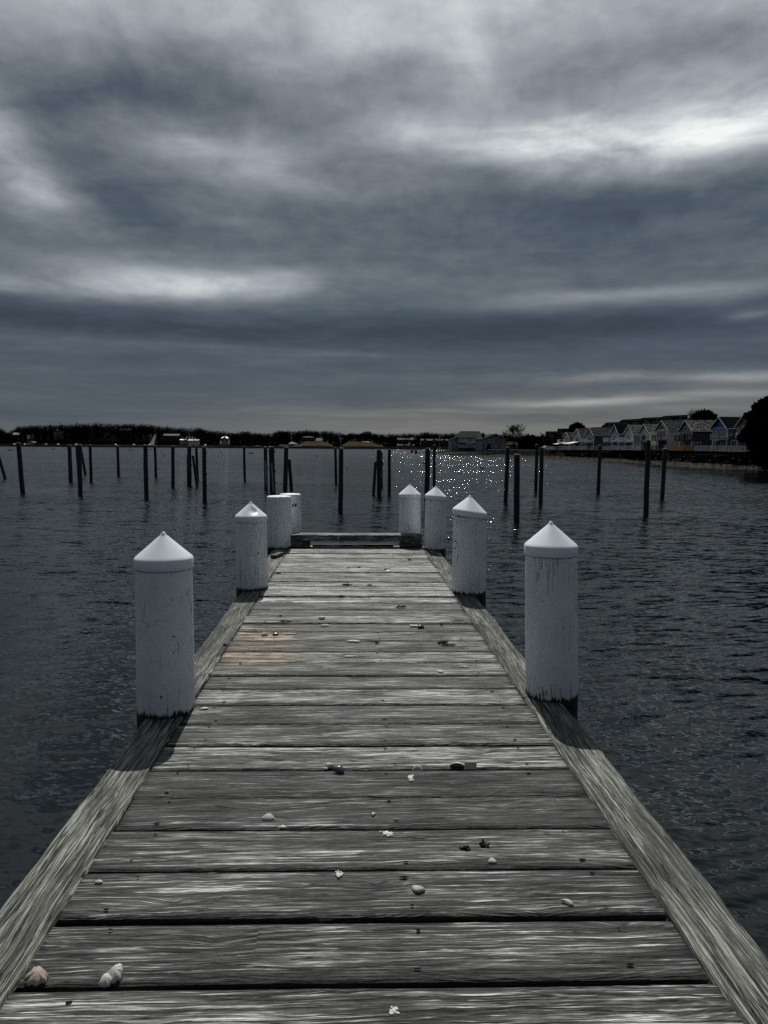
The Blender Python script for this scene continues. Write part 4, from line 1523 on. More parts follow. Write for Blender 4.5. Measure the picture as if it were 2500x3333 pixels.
townhouse('dark townhouse partly hidden by the big evergreen at the right edge', 2398, 2452, 1347, 1384, 1471, 123.5, siding('charcoal_siding', (.10, .105, .11)), ROOF_G,
          L=9, over=.45, wins=[(.1, .42, .62, .95, 'rect', 1), (.5, .85, .62, .95, 'rect', 2), (.1, .4, .05, .42), (.5, .9, .05, .42, 'rect', 2)],
          balcony=(.5, 1.5, M_TRIM, -.1, .6), decklen=2.6)

# timber retaining wall under the decks
mb = MB()
i0 = min(range(len(rp)), key=lambda i: abs(rp[i].y - 196))
i1 = min(range(len(rp)), key=lambda i: abs(rp[i].y - 112))
for i in range(min(i0, i1), max(i0, i1)):
    a, b_ = shore_at(i, rt[i] + .2), shore_at(i + 1, rt[i + 1] + .2)
    dv = (b_ - a).normalized()
    n_ = Vector((-dv.y, dv.x, 0)) * .35
    mb.prism([(a.x, a.y, -2.0), (b_.x, b_.y, -2.0), (b_.x, b_.y, .02), (a.x, a.y, .02)], n_)
    mb.box((a.x - .3, a.y - .15, -2.0), (a.x + .0, a.y + .15, .1))
tag(mb.build('retaining_wall', M_BANK), 'dark timber retaining wall below the townhouse decks', 'retaining wall')

# ------------------------------------------------------------------ dark flat roofed apartments behind


def apartments(label, steps, d0, d1, basez=0.0, bays=True):
    "steps: list of (px_left, px_right, top_y); distances interpolate d0 (left) to d1 (right)"
    xa, xb = steps[0][0], steps[-1][1]
    dd = lambda px: 1 / (1 / d0 + (1 / d1 - 1 / d0) * (px - xa) / (xb - xa))
    P0 = at_d(xa, horizon(xa), d0)
    root = empty('apartment_building', (P0.x, P0.y, basez), 0, label, 'apartment building')
    wl, tr, fr_ = MB(), MB(), MB()
    for k, (a, b_, ty) in enumerate(steps):
        A = at_d(a, horizon(a), dd(a)) - P0
        B = at_d(b_, horizon(b_), dd(b_)) - P0
        zt = z_at(a, ty, A + P0) - basez
        zt2 = zt
        n_ = Vector((.25, 1, 0)).normalized() * (12 + .3 * k)
        wl.prism([(A.x, A.y, 0), (B.x, B.y, 0), (B.x, B.y, zt2), (A.x, A.y, zt)], n_)
        L = (B - A).length
        nb = max(1, round(L / 4.2))
        dv = (B - A) / L
        out_ = Vector((dv.y, -dv.x, 0))
        if out_.y > 0:
            out_ = -out_
        for j in range(nb + 1):
            c = A + dv * (L * j / nb) + out_ * .06
            if bays:
                tr.bar((c.x, c.y, .2), (c.x, c.y, zt - 1.0), .22, .22, up=(0, 1, 0))
                if j < nb:
                    e = c + dv * (L / nb * .5)
                    tr.bar((c.x, c.y, zt - 1.9), (e.x, e.y, zt - .5), .2, .2)
        for zz in (zt - .45, zt - 3.1, zt - 5.8):
            if zz > .5 and bays:
                a_, e = A + out_ * .12, B + out_ * .12
                tr.bar((a_.x, a_.y, zz), (e.x, e.y, zz), .12, .14)
        for j in range(nb):
            for zz in (zt - 2.4, zt - 5.0):
                if zz > .6:
                    c = A + dv * (L * (j + .3) / nb) + out_ * .05
                    e = A + dv * (L * (j + .75) / nb) + out_ * .05
                    fr_.prism([(c.x, c.y, zz), (e.x, e.y, zz), (e.x, e.y, zz + 1.3), (c.x, c.y, zz + 1.3)], out_ * .03)
    wl.build('wall', M_DARKB, root)
    tr.build('facade_beams', M_GREYTRIM, root)
    fr_.build('glazing', M_GLASS, root)
    return root


apartments('long low dark apartment block with pale beams behind the left end of the townhouses',
           [(1768, 1775, 1417), (1775, 1813, 1404), (1813, 1868, 1395), (1868, 1925, 1393)], 262, 246)
apartments('tall stepped black apartment block rising behind the middle townhouses',
           [(1925, 1962, 1391), (1963, 1972, 1382), (1972, 2024, 1375), (2024, 2087, 1365.5), (2087, 2160, 1360), (2160, 2234, 1353.5)], 245, 205)

# ------------------------------------------------------------------ trees


def grow(tr, cr, p, d, L, r, lvl, q, minr, spread, top):
    n = 3 if lvl < 3 else 2
    pts_, rad = [p.copy()], [r]
    c = p.copy()
    dd_ = d.copy()
    for k in range(n):
        dd_ = (dd_ + Vector((q.uniform(-1, 1), q.uniform(-1, 1), q.uniform(-.3, .7))) * .20).normalized()
        c = c + dd_ * (L / n)
        pts_.append(c.copy())
        rad.append(max(minr, r * (1 - .38 * (k + 1) / n)))
    (tr if lvl < 1 else cr).tube(pts_, rad, 7 if lvl < 2 else (4 if lvl < 4 else 3), 0, cap=False, smooth=True)
    if lvl >= top:
        return
    kids = q.choice((2, 3, 3)) if lvl else 5
    for k in range(kids):
        st_ = pts_[-1] if k < 2 else pts_[q.randrange(1, len(pts_))]
        a = q.uniform(0, 2 * math.pi)
        sp = spread * q.uniform(.6, 1.15)
        ax = Vector((math.cos(a), math.sin(a), 0))
        nd = (dd_ * math.cos(sp) + (ax - dd_ * ax.dot(dd_)).normalized() * math.sin(sp) + Vector((0, 0, .10))).normalized()
        grow(tr, cr, st_, nd, L * q.uniform(.66, .86), rad[-1] * .72, lvl + 1, q, minr, spread, top)


def bare_tree(label, px, base_y, top_y, d, wpx, seed, top=6, name='bare_tree', group=None, z0=None, rr=.028, spread=.62, zmin=None):
    P = at_d(px, base_y, d)
    if zmin is not None:
        P.z = zmin
    zt = z_at(px, top_y, P)
    H = zt - P.z
    tr, cr = MB(), MB()
    q = random.Random(seed)
    grow(tr, cr, Vector((0, 0, -.3)), Vector((0, 0, 1)), 1.0, .11, 0, q, .01, spread, top)
    allv = tr.v + cr.v
    mx = max(v[2] for v in allv)
    xs_ = sorted(v[0] for v in allv)
    wx = xs_[int(len(xs_) * .99)] - xs_[int(len(xs_) * .01)]
    cx = (xs_[int(len(xs_) * .99)] + xs_[int(len(xs_) * .01)]) / 2
    sx_ = (wpx * d / F) / wx
    sz = H / mx
    for m_ in (tr, cr):
        m_.v = [(x * sx_, y * sx_, z * sz) for x, y, z in m_.v]
    root = empty(name, P, 0, label, 'tree', group)
    t_ = tr.build('trunk', M_BARK, root)
    c_ = cr.build('crown', M_TWIG, root)
    return root


def leafy(cr, c, rx, ry, rz, n, q, size, up=.5, cone=False):
    "spiky leaf tufts filling a lumpy volume"
    for k in range(n):
        while True:
            x, y, z = q.uniform(-1, 1), q.uniform(-1, 1), q.uniform(-1, 1)
            rr_ = math.sqrt(x * x + y * y)
            if cone:
                lim = (1 - (z + 1) / 2) ** .8 * (.72 + .28 * math.sin(z * 19 + 2 * math.atan2(y, x)))
                if rr_ < lim + .04:
                    break
            else:
                if x * x + y * y + z * z < (.72 + .5 * nz(x * 2.2 + c[0], y * 2.2 + c[1], z * 2.2)) ** 2:
                    break
        p = Vector((c[0] + x * rx, c[1] + y * ry, c[2] + z * rz))
        dr = Vector((x, y, z * .6 + up)).normalized()
        for j in range(2):
            d2 = (dr + Vector((q.uniform(-.6, .6), q.uniform(-.6, .6), q.uniform(-.3, .5)))).normalized()
            s = size * q.uniform(.6, 1.3)
            sd_ = d2.cross(Vector((q.uniform(-1, 1), q.uniform(-1, 1), q.uniform(-1, 1)))).normalized() * s * .22
            e = p + d2 * s
            i_ = [cr.vert(p - sd_), cr.vert(p + sd_), cr.vert(e + sd_ * .6), cr.vert(e - sd_ * .6)]
            cr.face(i_)


def conifer(label, px, top_y, d, wpx, zb, seed, group=None, n=500, cone=True, size=.9, blobs=None):
    P = at_d(px, horizon(px), d)
    P.z = zb
    zt = z_at(px, top_y, P) - zb
    root = empty('evergreen_tree' if not cone else 'conifer', P, 0, label, 'tree', group)
    mb = MB()
    mb.tube([(0, 0, -.4), (0, 0, zt * .5), (0, 0, zt * .93)], [zt * .022, zt * .014, .03], 6)
    mb.build('trunk', M_BARK, root)
    cr = MB()
    q = random.Random(seed)
    rx = wpx * d / F / 2
    if cone:
        leafy(cr, (0, 0, zt * .54), rx, rx, zt * .47, n, q, size, cone=True, up=.2)
    else:
        for (bx, bz, br) in blobs:
            leafy(cr, (bx * rx, q.uniform(-.3, .3) * rx, bz * zt), br * rx, br * rx, br * rx * .8, int(n * br * br) + 60, q, size * q.uniform(.8, 1.3))
    cr.build('crown', M_NEEDLE, root)
    return root


bare_tree('broad bare oak, left of the pair beyond the grey waterfront houses', 1672, 1462, 1395, 236, 66, 5, group=None, zmin=-.1)
bare_tree('taller bare tree with an open crown, right of the pair near the white fence', 1690, 1462, 1378, 233, 66, 11, group=None, zmin=-.1, spread=.55)
bare_tree('bare tree fringe showing around the evergreen behind the arched window house', 2288, 1462, 1330, 190, 100, 21, zmin=0, top=6)
conifer('dark rounded evergreen rising behind the roof of the arched window house', 2284, 1333, 185, 70, 0, 31, n=900, cone=False, size=1.0,
        blobs=[(0, .80, .8), (-.5, .72, .6), (.5, .72, .6), (0, .6, .8)])
conifer('spiky dark tree top poking above the awning townhouses', 1880, 1384, 232, 40, 0, 33, n=700, cone=False, size=1.2,
        blobs=[(-.2, .85, .7), (.4, .82, .6), (-.6, .75, .5), (0, .6, .8)])
conifer('huge dark evergreen covering the right edge of the picture', 2498, 1310, 113, 182, -1.3, 35, n=3600, cone=False, size=.75,
        blobs=[(-.35, .88, .12), (-.12, .97, .14), (.12, .99, .12), (-.52, .74, .14), (-.66, .62, .14), (-.80, .44, .13), (-.72, .52, .12), (-.05, .90, .30), (.25, .88, .36), (-.32, .78, .26), (.1, .74, .55), (.55, .75, .5), (-.45, .62, .28), (.0, .58, .6), (-.58, .46, .30), (-.35, .42, .4),
               (.5, .5, .6), (-.78, .40, .16), (.1, .36, .6), (-.1, .2, .45), (.5, .22, .6), (.85, .6, .5), (.9, .35, .5), (.0, .08, .45), (.45, .06, .5), (-.3, .05, .3), (.9, .1, .5)])
for k, (px, ty, wd, dd__) in enumerate([(1722, 1418, 60, 262), (1748, 1421, 34, 250), (1764, 1415, 22, 275), (1705, 1424, 40, 270)]):
    conifer(['dark rounded bush mass right of the tall bare tree', 'dark evergreen bush left of the apartment block', 'small pointed evergreen beside the apartment block',
             'low dark bush under the tall bare tree'][k], px, ty, dd__, wd, -.2, 50 + k, n=420, cone=(k == 2), size=1.0, blobs=[(0, .6, .9), (-.5, .4, .6), (.5, .4, .6), (0, .25, .9)])
conifer('small dark cone shaped yew against the wide grey gabled house', 1592, 1446, 240, 11, -.1, 61, n=200, size=.5)

# ------------------------------------------------------------------ grey waterfront houses on the point
SID_A = siding('slate_blue_siding', (.115, .135, .155))
SID_B = siding('pale_slate_siding', (.15, .165, .175))


def px_frame(px, y, d):
    "origin at pixel, and metres per source pixel"
    P = at_d(px, y, d)
    return P, d / F


# wide gabled house, gable end facing us
P, k = px_frame(1570, 1462, 245)
root = empty('waterfront_house', P, R(4), 'wide grey gabled house with two rows of small windows, facing the pier', 'house', 'grey waterfront houses on the point')
Wg, ze, za = 78 * k, 34 * k, 48.5 * k
mb = MB()
mb.prism([(0, 0, -.5), (Wg, 0, -.5), (Wg, 0, ze), (Wg * .56, 0, za - .1), (0, 0, ze)], (0, 12, 0))
mb.build('wall', SID_A, root)
mb = MB()
for x0_, z0_, x1_, z1_ in ((-.5, ze - .35, Wg * .56, za), (Wg + .5, ze - .35, Wg * .56, za)):
    mb.prism([(x0_, -.4, z0_), (x1_, -.4, z1_), (x1_, -.4, z1_ + .2), (x0_, -.4, z0_ + .2)], (0, 12.6, 0))
mb.build('roof', ROOF_G, root)
mb = MB()
mb.bar((-.5, -.45, ze - .3), (Wg * .56, -.45, za + .06), .08, .26)
mb.bar((Wg + .5, -.45, ze - .3), (Wg * .56, -.45, za + .06), .08, .26)
mb.box((-.05, -.06, ze * .52), (Wg + .05, 0, ze * .52 + .18))
mb.box((-.08, -.08, -.5), (.14, .02, ze))
mb.box((Wg - .14, -.08, -.5), (Wg + .08, .02, ze))
mb.build('roof_trim', M_GREYTRIM, root)
for (s, z) in ((.03, .62), (.235, .62), (.41, .62), (.84, .62), (.13, .16), (.36, .16), (.53, .16)):
    window(root, 's', s * Wg, s * Wg + .62, z * ze, z * ze + 1.0, trim=M_TRIM)
window(root, 's', .80 * Wg, .95 * Wg, .14 * ze, .40 * ze, mull=2)
mb = MB()
mb.box((Wg * .05, 2.4, za * .7), (Wg * .10, 3.1, za + .55))
mb.box((Wg * .11, 2.4, za * .7), (Wg * .14, 3.1, za + .3))
mb.build('chimney', M_DARKB, root)

# long house with big hip roof and white balconies
P, k = px_frame(1470, 1458, 262)
root = empty('waterfront_house', P, R(2), 'long grey house with a tall roof and stacked white balconies on the point', 'house', 'grey waterfront houses on the point')
Wl = 100 * k
mb = MB()
mb.box((2.4, 0, -1.2), (12.0, 9, 33 * k))
mb.box((0, 1.5, -1.2), (2.5, 9, 28 * k))
mb.box((7.6, -2.4, -1.2), (11.2, .0, 22 * k))
mb.build('wall', SID_B, root)
mb = MB()
mb.prism([(2.0, -.4, 33 * k), (12.2, -.4, 33 * k), (11.0, 4.5, 53 * k), (3.6, 4.5, 53 * k)], (0, .01, .15))
mb.prism([(2.0, 9.4, 33 * k), (12.2, 9.4, 33 * k), (11.0, 4.52, 53 * k), (3.6, 4.52, 53 * k)], (0, .01, .15))
mb.prism([(2.0, -.4, 33 * k), (3.6, 4.5, 53 * k), (2.0, 9.4, 33 * k)], (-.01, 0, .15))
mb.prism([(12.2, -.4, 33 * k), (11.0, 4.5, 53 * k), (12.2, 9.4, 33 * k)], (.01, 0, .15))
mb.prism([(-.3, 1.2, 26 * k), (2.6, 1.2, 34 * k), (2.6, 1.2, 35.5 * k), (-.3, 1.2, 27.5 * k)], (0, 8, 0))
mb.prism([(11.2, -.5, 30 * k), (15.8, -.5, 42 * k), (15.8, -.5, 43.5 * k), (11.2, -.5, 31.5 * k)], (0, 9, 0))
mb.build('roof', ROOF_G, root)
mb = MB()
mb.box((3.8, 4.3, 52 * k), (11, 4.8, 55 * k))
mb.build('roof_ridge', ROOF_B, root)
for (x0_, x1_, y0_, zb) in ((7.4, 11.3, -4.0, 18 * k), (2.6, 5.2, -1.4, 19 * k), (5.4, 7.4, -2.6, 13 * k), (2.2, 7.2, -2.6, 1.5 * k), (7.4, 12.4, -4.2, 1.5 * k)):
    mb = MB()
    mb.box((x0_, y0_, zb - .2), (x1_, -.02 if x0_ < 7 else -2.42, zb))
    f = mb.build('balcony', M_GREYTRIM, root)
    mb = MB()
    railing(mb, (x0_, y0_, zb + .001), (x1_, y0_, zb + .001), gap=.25)
    mb.build('balcony_railing', M_TRIM, f)
for (s, z, w_, h_, o_) in ((8.0, 7, 1.2, 1.4, 2.4), (9.6, 7, 1.1, 1.4, 2.4), (4.4, 7, 1.2, .9, 0), (2.9, 22, 1.8, .9, 0), (8.0, 17.5, 1.0, .4, 2.4)):
    window(root, 's', s, s + w_, z * k, z * k + h_, off=o_)
for (s, z) in ((.3, 6), (1.4, 6), (.3, 18), (1.4, 18)):
    window(root, 's', s, s + .7, z * k, z * k + .9, off=-1.5)

# low grey shed behind the white fence
P, k = px_frame(1648, 1462, 252)
root = empty('shed', P, 0, 'low grey shed right of the wide gabled house, behind the bare trees', 'shed')
mb = MB()
mb.box((0, 0, -.4), (40 * k, 5, 14 * k))
mb.build('wall', siding('dull_grey_boards', (.07, .07, .07)), root)
mb = MB()
mb.prism([(-.2, -.4, 14 * k), (-.2, 5.4, 14 * k), (-.2, 2.5, 24 * k)], (41 * k, 0, 0))
mb.build('roof', ROOF_G, root)

# low white fence on the bank
A, B = at_d(1588, 1466, 236), at_d(1768, 1468.5, 222)
root = empty('fence', A, 0, 'low white fence with dark posts running along the grassy bank', 'fence')
d = B - A
mb = MB()
mb.bar((0, 0, .30), d + Vector((0, 0, .30)), .05, .22)
mb.build('rail', M_TRIM, root)
mb = MB()
for i in range(21):
    c = d * (i / 20)
    mb.box((c.x - .06, c.y - .1, c.z - .5), (c.x + .06, c.y + .1, c.z + .75))
mb.build('fence_posts', M_BARK, root)


def car_things(label, P, rz, s=1.0, col=(.5, .5, .52), group=None, slope=.5):
    root = empty('parked_car', P, rz, label, 'car', group)
    root.scale = (s, s, s)
    mb = MB()
    prof = [(-2.2, .35), (-2.2, .85), (-1.3, .98), (-.55, 1.42), (.9, 1.42), (1.6, .98), (2.15, .88), (2.2, .35)]
    mb.prism([(x, -.85, z) for x, z in prof], (0, 1.7, 0))
    mb.build('body', simple('car_paint', col, .25, .05), root)
    mb = MB()
    run_ = .38 / slope
    mb.prism([(-.56 - run_, -.25, 1.05), (-.56, -.25, 1.43), (-.56, -.25, 1.46), (-.56 - run_, -.25, 1.08)], (0, .5, 0))
    mb.prism([(1.54, -.70, 1.03), (.92, -.62, 1.43), (.96, -.62, 1.45), (1.58, -.70, 1.05)], (0, 1.32, 0))
    for yy in (-.88, .85):
        mb.prism([(-1.0, yy, 1.0), (1.3, yy, 1.0), (.85, yy, 1.36), (-.5, yy, 1.36)], (0, .03, 0))
    mb.build('windows', M_CARGLASS, root)
    for x in (-1.35, 1.35):
        for yy in (-.9, .7):
            mb = MB()
            mb.tube([(x, yy, .33), (x, yy + .2, .33)], .33, 12)
            mb.build('wheel', M_BLACK, root)
    return root


M_CARGLASS = mat('car_glass')[0]
_b = M_CARGLASS.node_tree.nodes['Principled BSDF']
_b.inputs['Base Color'].default_value = (.02, .02, .02, 1)
_b.inputs['Roughness'].default_value = .5
P = at_d(1783, 1463, 228)
car_things('silver parked car at the left end of the townhouse row', (P.x, P.y, .02), R(200), 1.0, (.55, .56, .58))

# two black dolphins and a thin white pole on the spit tip, flagpole, racks
for k_, (px, b0, t0, wd, lab) in enumerate([(1341, 1472.5, 1462.5, 7, 'squat black pile on the tip of the sand spit, left of two'),
                                            (1354, 1471.5, 1462, 7, 'squat black pile on the tip of the sand spit, right of two')]):
    d_ = 300
    P = at_d(px, b0, d_)
    H = (b0 - t0) * d_ / F
    mb = MB()
    r = wd * d_ / F / 2
    mb.lathe([(r * 1.1, -.6), (r, .2), (r * .9, H), (r * .5, H + .1), (0, H + .12)], 10)
    tag(mb.build('pile', M_PILING, None, loc=P), lab, 'pile', 'squat piles on the spit')
P = at_d(1359, 1472, 302)
mb = MB()
mb.tube([(0, 0, -.5), (0, 0, 1.15)], .09, 8)
tag(mb.build('marker_pole', M_TRIM, None, loc=P), 'thin white marker pole beside the squat black piles', 'pole')
P = at_d(1431, 1448, 420)
root = empty('flagpole', P, 0, 'tall thin pale flagpole on the lawn left of the grey waterfront houses', 'flagpole')
mb = MB()
mb.tube([(0, 0, -1.5), (0, 0, 30 * 420 / F)], [.11, .07], 8)
mb.build('pole', M_TRIM, root)
mb = MB()
mb.lathe([(0, -.15), (.14, 0), (0, .15)], 8, c=(0, 0, 30 * 420 / F + .1))
mb.build('finial', M_TRIM, root)
P = at_d(1422, 1463, 290)
mb = MB()
for i in range(4):
    mb.bar((i * .42, 0, -.1), (i * .42 + .55, .1, .75), .05, .05)
mb.bar((0, -.04, .0), (1.8, -.04, .0), .05, .05)
mb.bar((.2, .12, .5), (1.9, .12, .6), .05, .05)
tag(mb.build('boat_rack', M_TRIM, None, loc=P), 'small pale slanting boat rack at the head of the spit', 'rack')

# ------------------------------------------------------------------ far shore
ENV = [(-400, 1405), (-100, 1395), (0, 1392), (12, 1398), (28, 1408), (45, 1400), (62, 1387), (100, 1385), (150, 1383), (200, 1381), (250, 1380), (320, 1376), (380, 1380),
       (400, 1379), (440, 1380), (480, 1379), (530, 1386), (560, 1390), (600, 1392), (645, 1392), (690, 1403), (720, 1402), (760, 1408), (800, 1403),
       (820, 1405), (850, 1412), (880, 1408), (905, 1402), (945, 1403), (990, 1402), (1040, 1404), (1065, 1403), (1100, 1407), (1125, 1416), (1140, 1408),
       (1160, 1412), (1200, 1403), (1225, 1414), (1260, 1413), (1290, 1412), (1340, 1411), (1380, 1406), (1400, 1409), (1440, 1411), (1470, 1410),
       (1500, 1412), (1720, 1416), (1770, 1420), (2000, 1415), (2600, 1405), (3300, 1400)]


def env(px):
    for (a, ya), (b_, yb) in zip(ENV, ENV[1:]):
        if px <= b_:
            return ya + (yb - ya) * (px - a) / (b_ - a)
    return ENV[-1][1]


def shore_d(px):
    return (CAMZ - WATER) * F / 14.4


LAWNS = [(972, 1084), (1112, 1250)]


def land_z(px, s):
    "ground height of the far shore, s metres behind the waterline"
    if s < 3:
        return WATER - .3 + .45 * s
    hill = max(.5, (horizon(px) - env(px)) * 690 / F + 1.4 - 12.5)
    z = -.7 + min(1, (s - 3) / 12) * .5
    t_ = max(0, min(1, (s - 20) / 130))
    z += hill * t_ * t_ * (3 - 2 * t_)
    for a, b_ in LAWNS:
        e = min(1, max(0, min((px - a + 8) / 34, (b_ + 8 - px) / (70 if b_ == 1250 else 44))))
        e = e * e * (3 - 2 * e)
        zl = -.6 + 4.5 * min(1, max(0, (s - 6) / 60)) ** .7
        z = max(z, zl * e + z * (1 - e))
    return z


def far_pt(px, s):
    d0 = shore_d(px)
    r = ray(px, horizon(px))
    d_ = d0 + s
    return Vector((r.x / r.y * d_, d_, land_z(px, s)))


land = MB()
SS = [-6, 0, 1, 3, 8, 15, 25, 40, 60, 80, 110, 150, 220, 400, 1200]
PXS = list(range(-1500, 4400, 12))
grid = [[land.vert(far_pt(px, s)) for s in SS] for px in PXS]
for i in range(len(PXS) - 1):
    for j in range(len(SS) - 1):
        land.face((grid[i][j], grid[i + 1][j], grid[i + 1][j + 1], grid[i][j + 1]), 0, True)
tag(land.build('far_shore', M_LAND), 'low wooded ground along the far side of the harbour', 'far shore', kind='structure')
for k_, (a, b_) in enumerate(LAWNS):
    mb = MB()
    c0 = list(range(a, b_ + 1, 4))
    g2 = []
    for px in c0:
        row = []
        for s in (9, 14, 20, 30, 45, 60, 72):
            p = far_pt(px, s)
            row.append(mb.vert((p.x, p.y, p.z + .12)))
        g2.append(row)
    for i in range(len(c0) - 1):
        for j in range(6):
            mb.face((g2[i][j], g2[i + 1][j], g2[i + 1][j + 1], g2[i][j + 1]), 0, True)
    tag(mb.build('lawn', M_LAWN), ['olive lawn below the dark mansion on the far shore', 'olive lawn right of the yardarm mast on the far shore'][k_], 'lawn', kind='structure')
mb = MB()
for (s0, pa, pb) in ((8, 488, 500), (80, 500, 507)):
    pass
rows_ = []
for s, pa, pb in ((7, 486, 501), (30, 490, 502.5), (60, 494, 504), (90, 499, 506.5), (120, 502, 507.5)):
    A, B = far_pt(pa, s), far_pt(pb, s)
    zz = -.3 + (s - 7) / 113 * 9.2
    rows_.append((mb.vert((A.x, A.y, zz)), mb.vert((B.x, B.y, zz))))
for a, b_ in zip(rows_, rows_[1:]):
    mb.face((a[0], a[1], b_[1], b_[0]))
tag(mb.build('road', M_ROAD), 'pale road climbing the wooded hillside', 'road', kind='structure')
mb = MB()
c0 = list(range(225, 720, 6))
g2 = []
for px in c0:
    g2.append([mb.vert((p.x, p.y, p.z + .1)) for p in (far_pt(px, 1.2), far_pt(px, 4.5), far_pt(px, 7))])
for i in range(len(c0) - 1):
    for j in range(2):
        mb.face((g2[i][j], g2[i + 1][j], g2[i + 1][j + 1], g2[i][j + 1]))
tag(mb.build('far_beach', simple('dull_sand', (.035, .034, .030), .9)), 'thin pale beach strip along the far shore', 'beach', kind='structure')


def blocked(px, s):
    for a, b_ in LAWNS:
        if a - 2 < px < b_ + 2 and s < 84:
            return True
    if 484 < px < 512 and s < 125:
        return True
    return False


# the leafless wood reads as one mass
wood_tr = MB()
q = random.Random(17)
HOUSE_GAPS = [(42, 66, 1404, 1420), (180, 222, 1396, 1422), (526, 586, 1408, 1432), (584, 650, 1426, 1442), (716, 746, 1416, 1440), (988, 1050, 1412, 1440),
              (1290, 1350, 1420, 1436), (1368, 1462, 1424, 1450), (90, 112, 1434, 1450)]
cnt = 0
for k_ in range(2300):
    px = q.uniform(-420, 1830)
    s = 12 + 210 * q.random() ** .7
    if blocked(px, s):
        continue
    p = far_pt(px, s)
    d_ = p.y
    top_px = env(px) - 1 + abs(q.gauss(0, 4.5)) + (0 if s > 90 else (90 - s) * .22)
    H = (horizon(px) - top_px) * d_ / F + CAMZ - p.z
    H = min(H, q.uniform(12, 17))
    if H < 3:
        H = q.uniform(3, 5)
    # keep sight lines to the houses
    ytop = horizon(px) - (p.z + H - CAMZ) * F / d_
    hit = False
    for a, b_, y0_, y1_ in HOUSE_GAPS:
        if a < px < b_ and s < 92 and ytop < y1_ - 3:
            hit = True
    if hit and q.random() < .9:
        continue
    cnt += 1
    w_ = H * q.uniform(.22, .34)
    wood_tr.tube([(p.x, p.y, p.z - .5), (p.x + q.uniform(-.4, .4), p.y, p.z + H * .7)], [.22, .10], 4, cap=False)
    nl = 6
    for j in range(nl):
        a = q.uniform(0, 6.28)
        h0 = H * q.uniform(.25, .6)
        e = Vector((p.x + w_ * .8 * math.cos(a), p.y + w_ * .8 * math.sin(a), p.z + h0 + H * q.uniform(.15, .35)))
        wood_tr.tube([(p.x, p.y, p.z + h0), e], [.10, .05], 3, cap=False)
    for j in range(72):
        a, u_ = q.uniform(0, 6.28), q.uniform(-1, 1)
        rr_ = q.random() ** .4
        cx, cy, cz = math.cos(a) * math.sqrt(1 - u_ * u_) * rr_, math.sin(a) * math.sqrt(1 - u_ * u_) * rr_, u_ * rr_
        c = Vector((p.x + cx * w_, p.y + cy * w_, p.z + H * .62 + cz * H * .38))
        dr = Vector((cx + q.uniform(-.4, .4), cy, cz * .5 + .7)).normalized()
        L_ = q.uniform(.7, 1.7)
        sd_ = Vector((dr.z, 0, -dr.x)).normalized() * q.uniform(.08, .20)
        i_ = [wood_tr.vert(c - sd_), wood_tr.vert(c + sd_), wood_tr.vert(c + dr * L_)]
        wood_tr.face(i_)
# brush along the foot of the wood
for k_ in range(42000):
    px = q.uniform(-420, 1830)
    s = q.uniform(10, 60) if k_ < 14000 else q.uniform(60, 215)
    if blocked(px, s) or any(a - 3 < px < b_ + 3 and y1_ > 1434 for a, b_, _, y1_ in HOUSE_GAPS):
        continue
    p = far_pt(px, s)
    c = p + Vector((0, 0, q.uniform(0, 1.8 if s < 60 else 6.5)))
    dr = Vector((q.uniform(-1, 1), 0, q.uniform(.2, 1))).normalized()
    sd_ = Vector((dr.z, 0, -dr.x)) * (.22 if s < 60 else .34)
    i_ = [wood_tr.vert(c - sd_), wood_tr.vert(c + sd_), wood_tr.vert(c + dr * q.uniform(.8, 2))]
    wood_tr.face(i_)
tag(wood_tr.build('woodland', M_TWIG), 'dark leafless wood covering the far shore and its hill', 'woodland', kind='stuff')

GC = 'dark conifers rising out of the far wood'
for k_, (px, ty, wd, s, lab) in enumerate([
        (148, 1382, 11, 70, 'slim dark conifer left of the twin topped spruce group on the far hill'),
        (168, 1379, 9, 75, 'narrow pointed conifer just left of the big dark spruce group'),
        (196, 1378, 15, 80, 'tallest dark spruce above the gabled hillside house'),
        (205, 1381, 14, 82, 'slightly lower spruce just right of the tallest one'),
        (252, 1378, 14, 90, 'dark conifer on the skyline right of the hillside house'),
        (259, 1380, 12, 92, 'second skyline conifer touching its left neighbour'),
        (278, 1383, 9, 90, 'small pointed conifer on the skyline left of the hill top'),
        (313, 1377, 13, 90, 'rounded dark conifer at the top of the far hill'),
        (911, 1402, 9, 50, 'dark conifer left of the pair behind the boathouse'),
        (917, 1405, 8, 48, 'middle dark conifer behind the covered boats'),
        (924, 1405, 9, 45, 'narrow columnar conifer left of the boathouse mast'),
        (997, 1400, 12, 120, 'dark conifer standing over the mansion, left'),
        (1017, 1403, 15, 118, 'broad dark conifer standing over the mansion, right'),
        (1121, 1416, 12, 95, 'pointed conifer just right of the yardarm mast'),
        (1392, 1407, 7, 90, 'slim column conifer left of the long dormered building roof')]):
    p = far_pt(px, s)
    conifer(lab, px, ty, p.y, wd, p.z, 80 + k_, GC, n=260, size=1.3)
conifer('slender tall evergreen rising above the far wood over the flagpole lawn', 1452, 1412, 700, 12, 0, 97, GC, n=200, size=1.2)

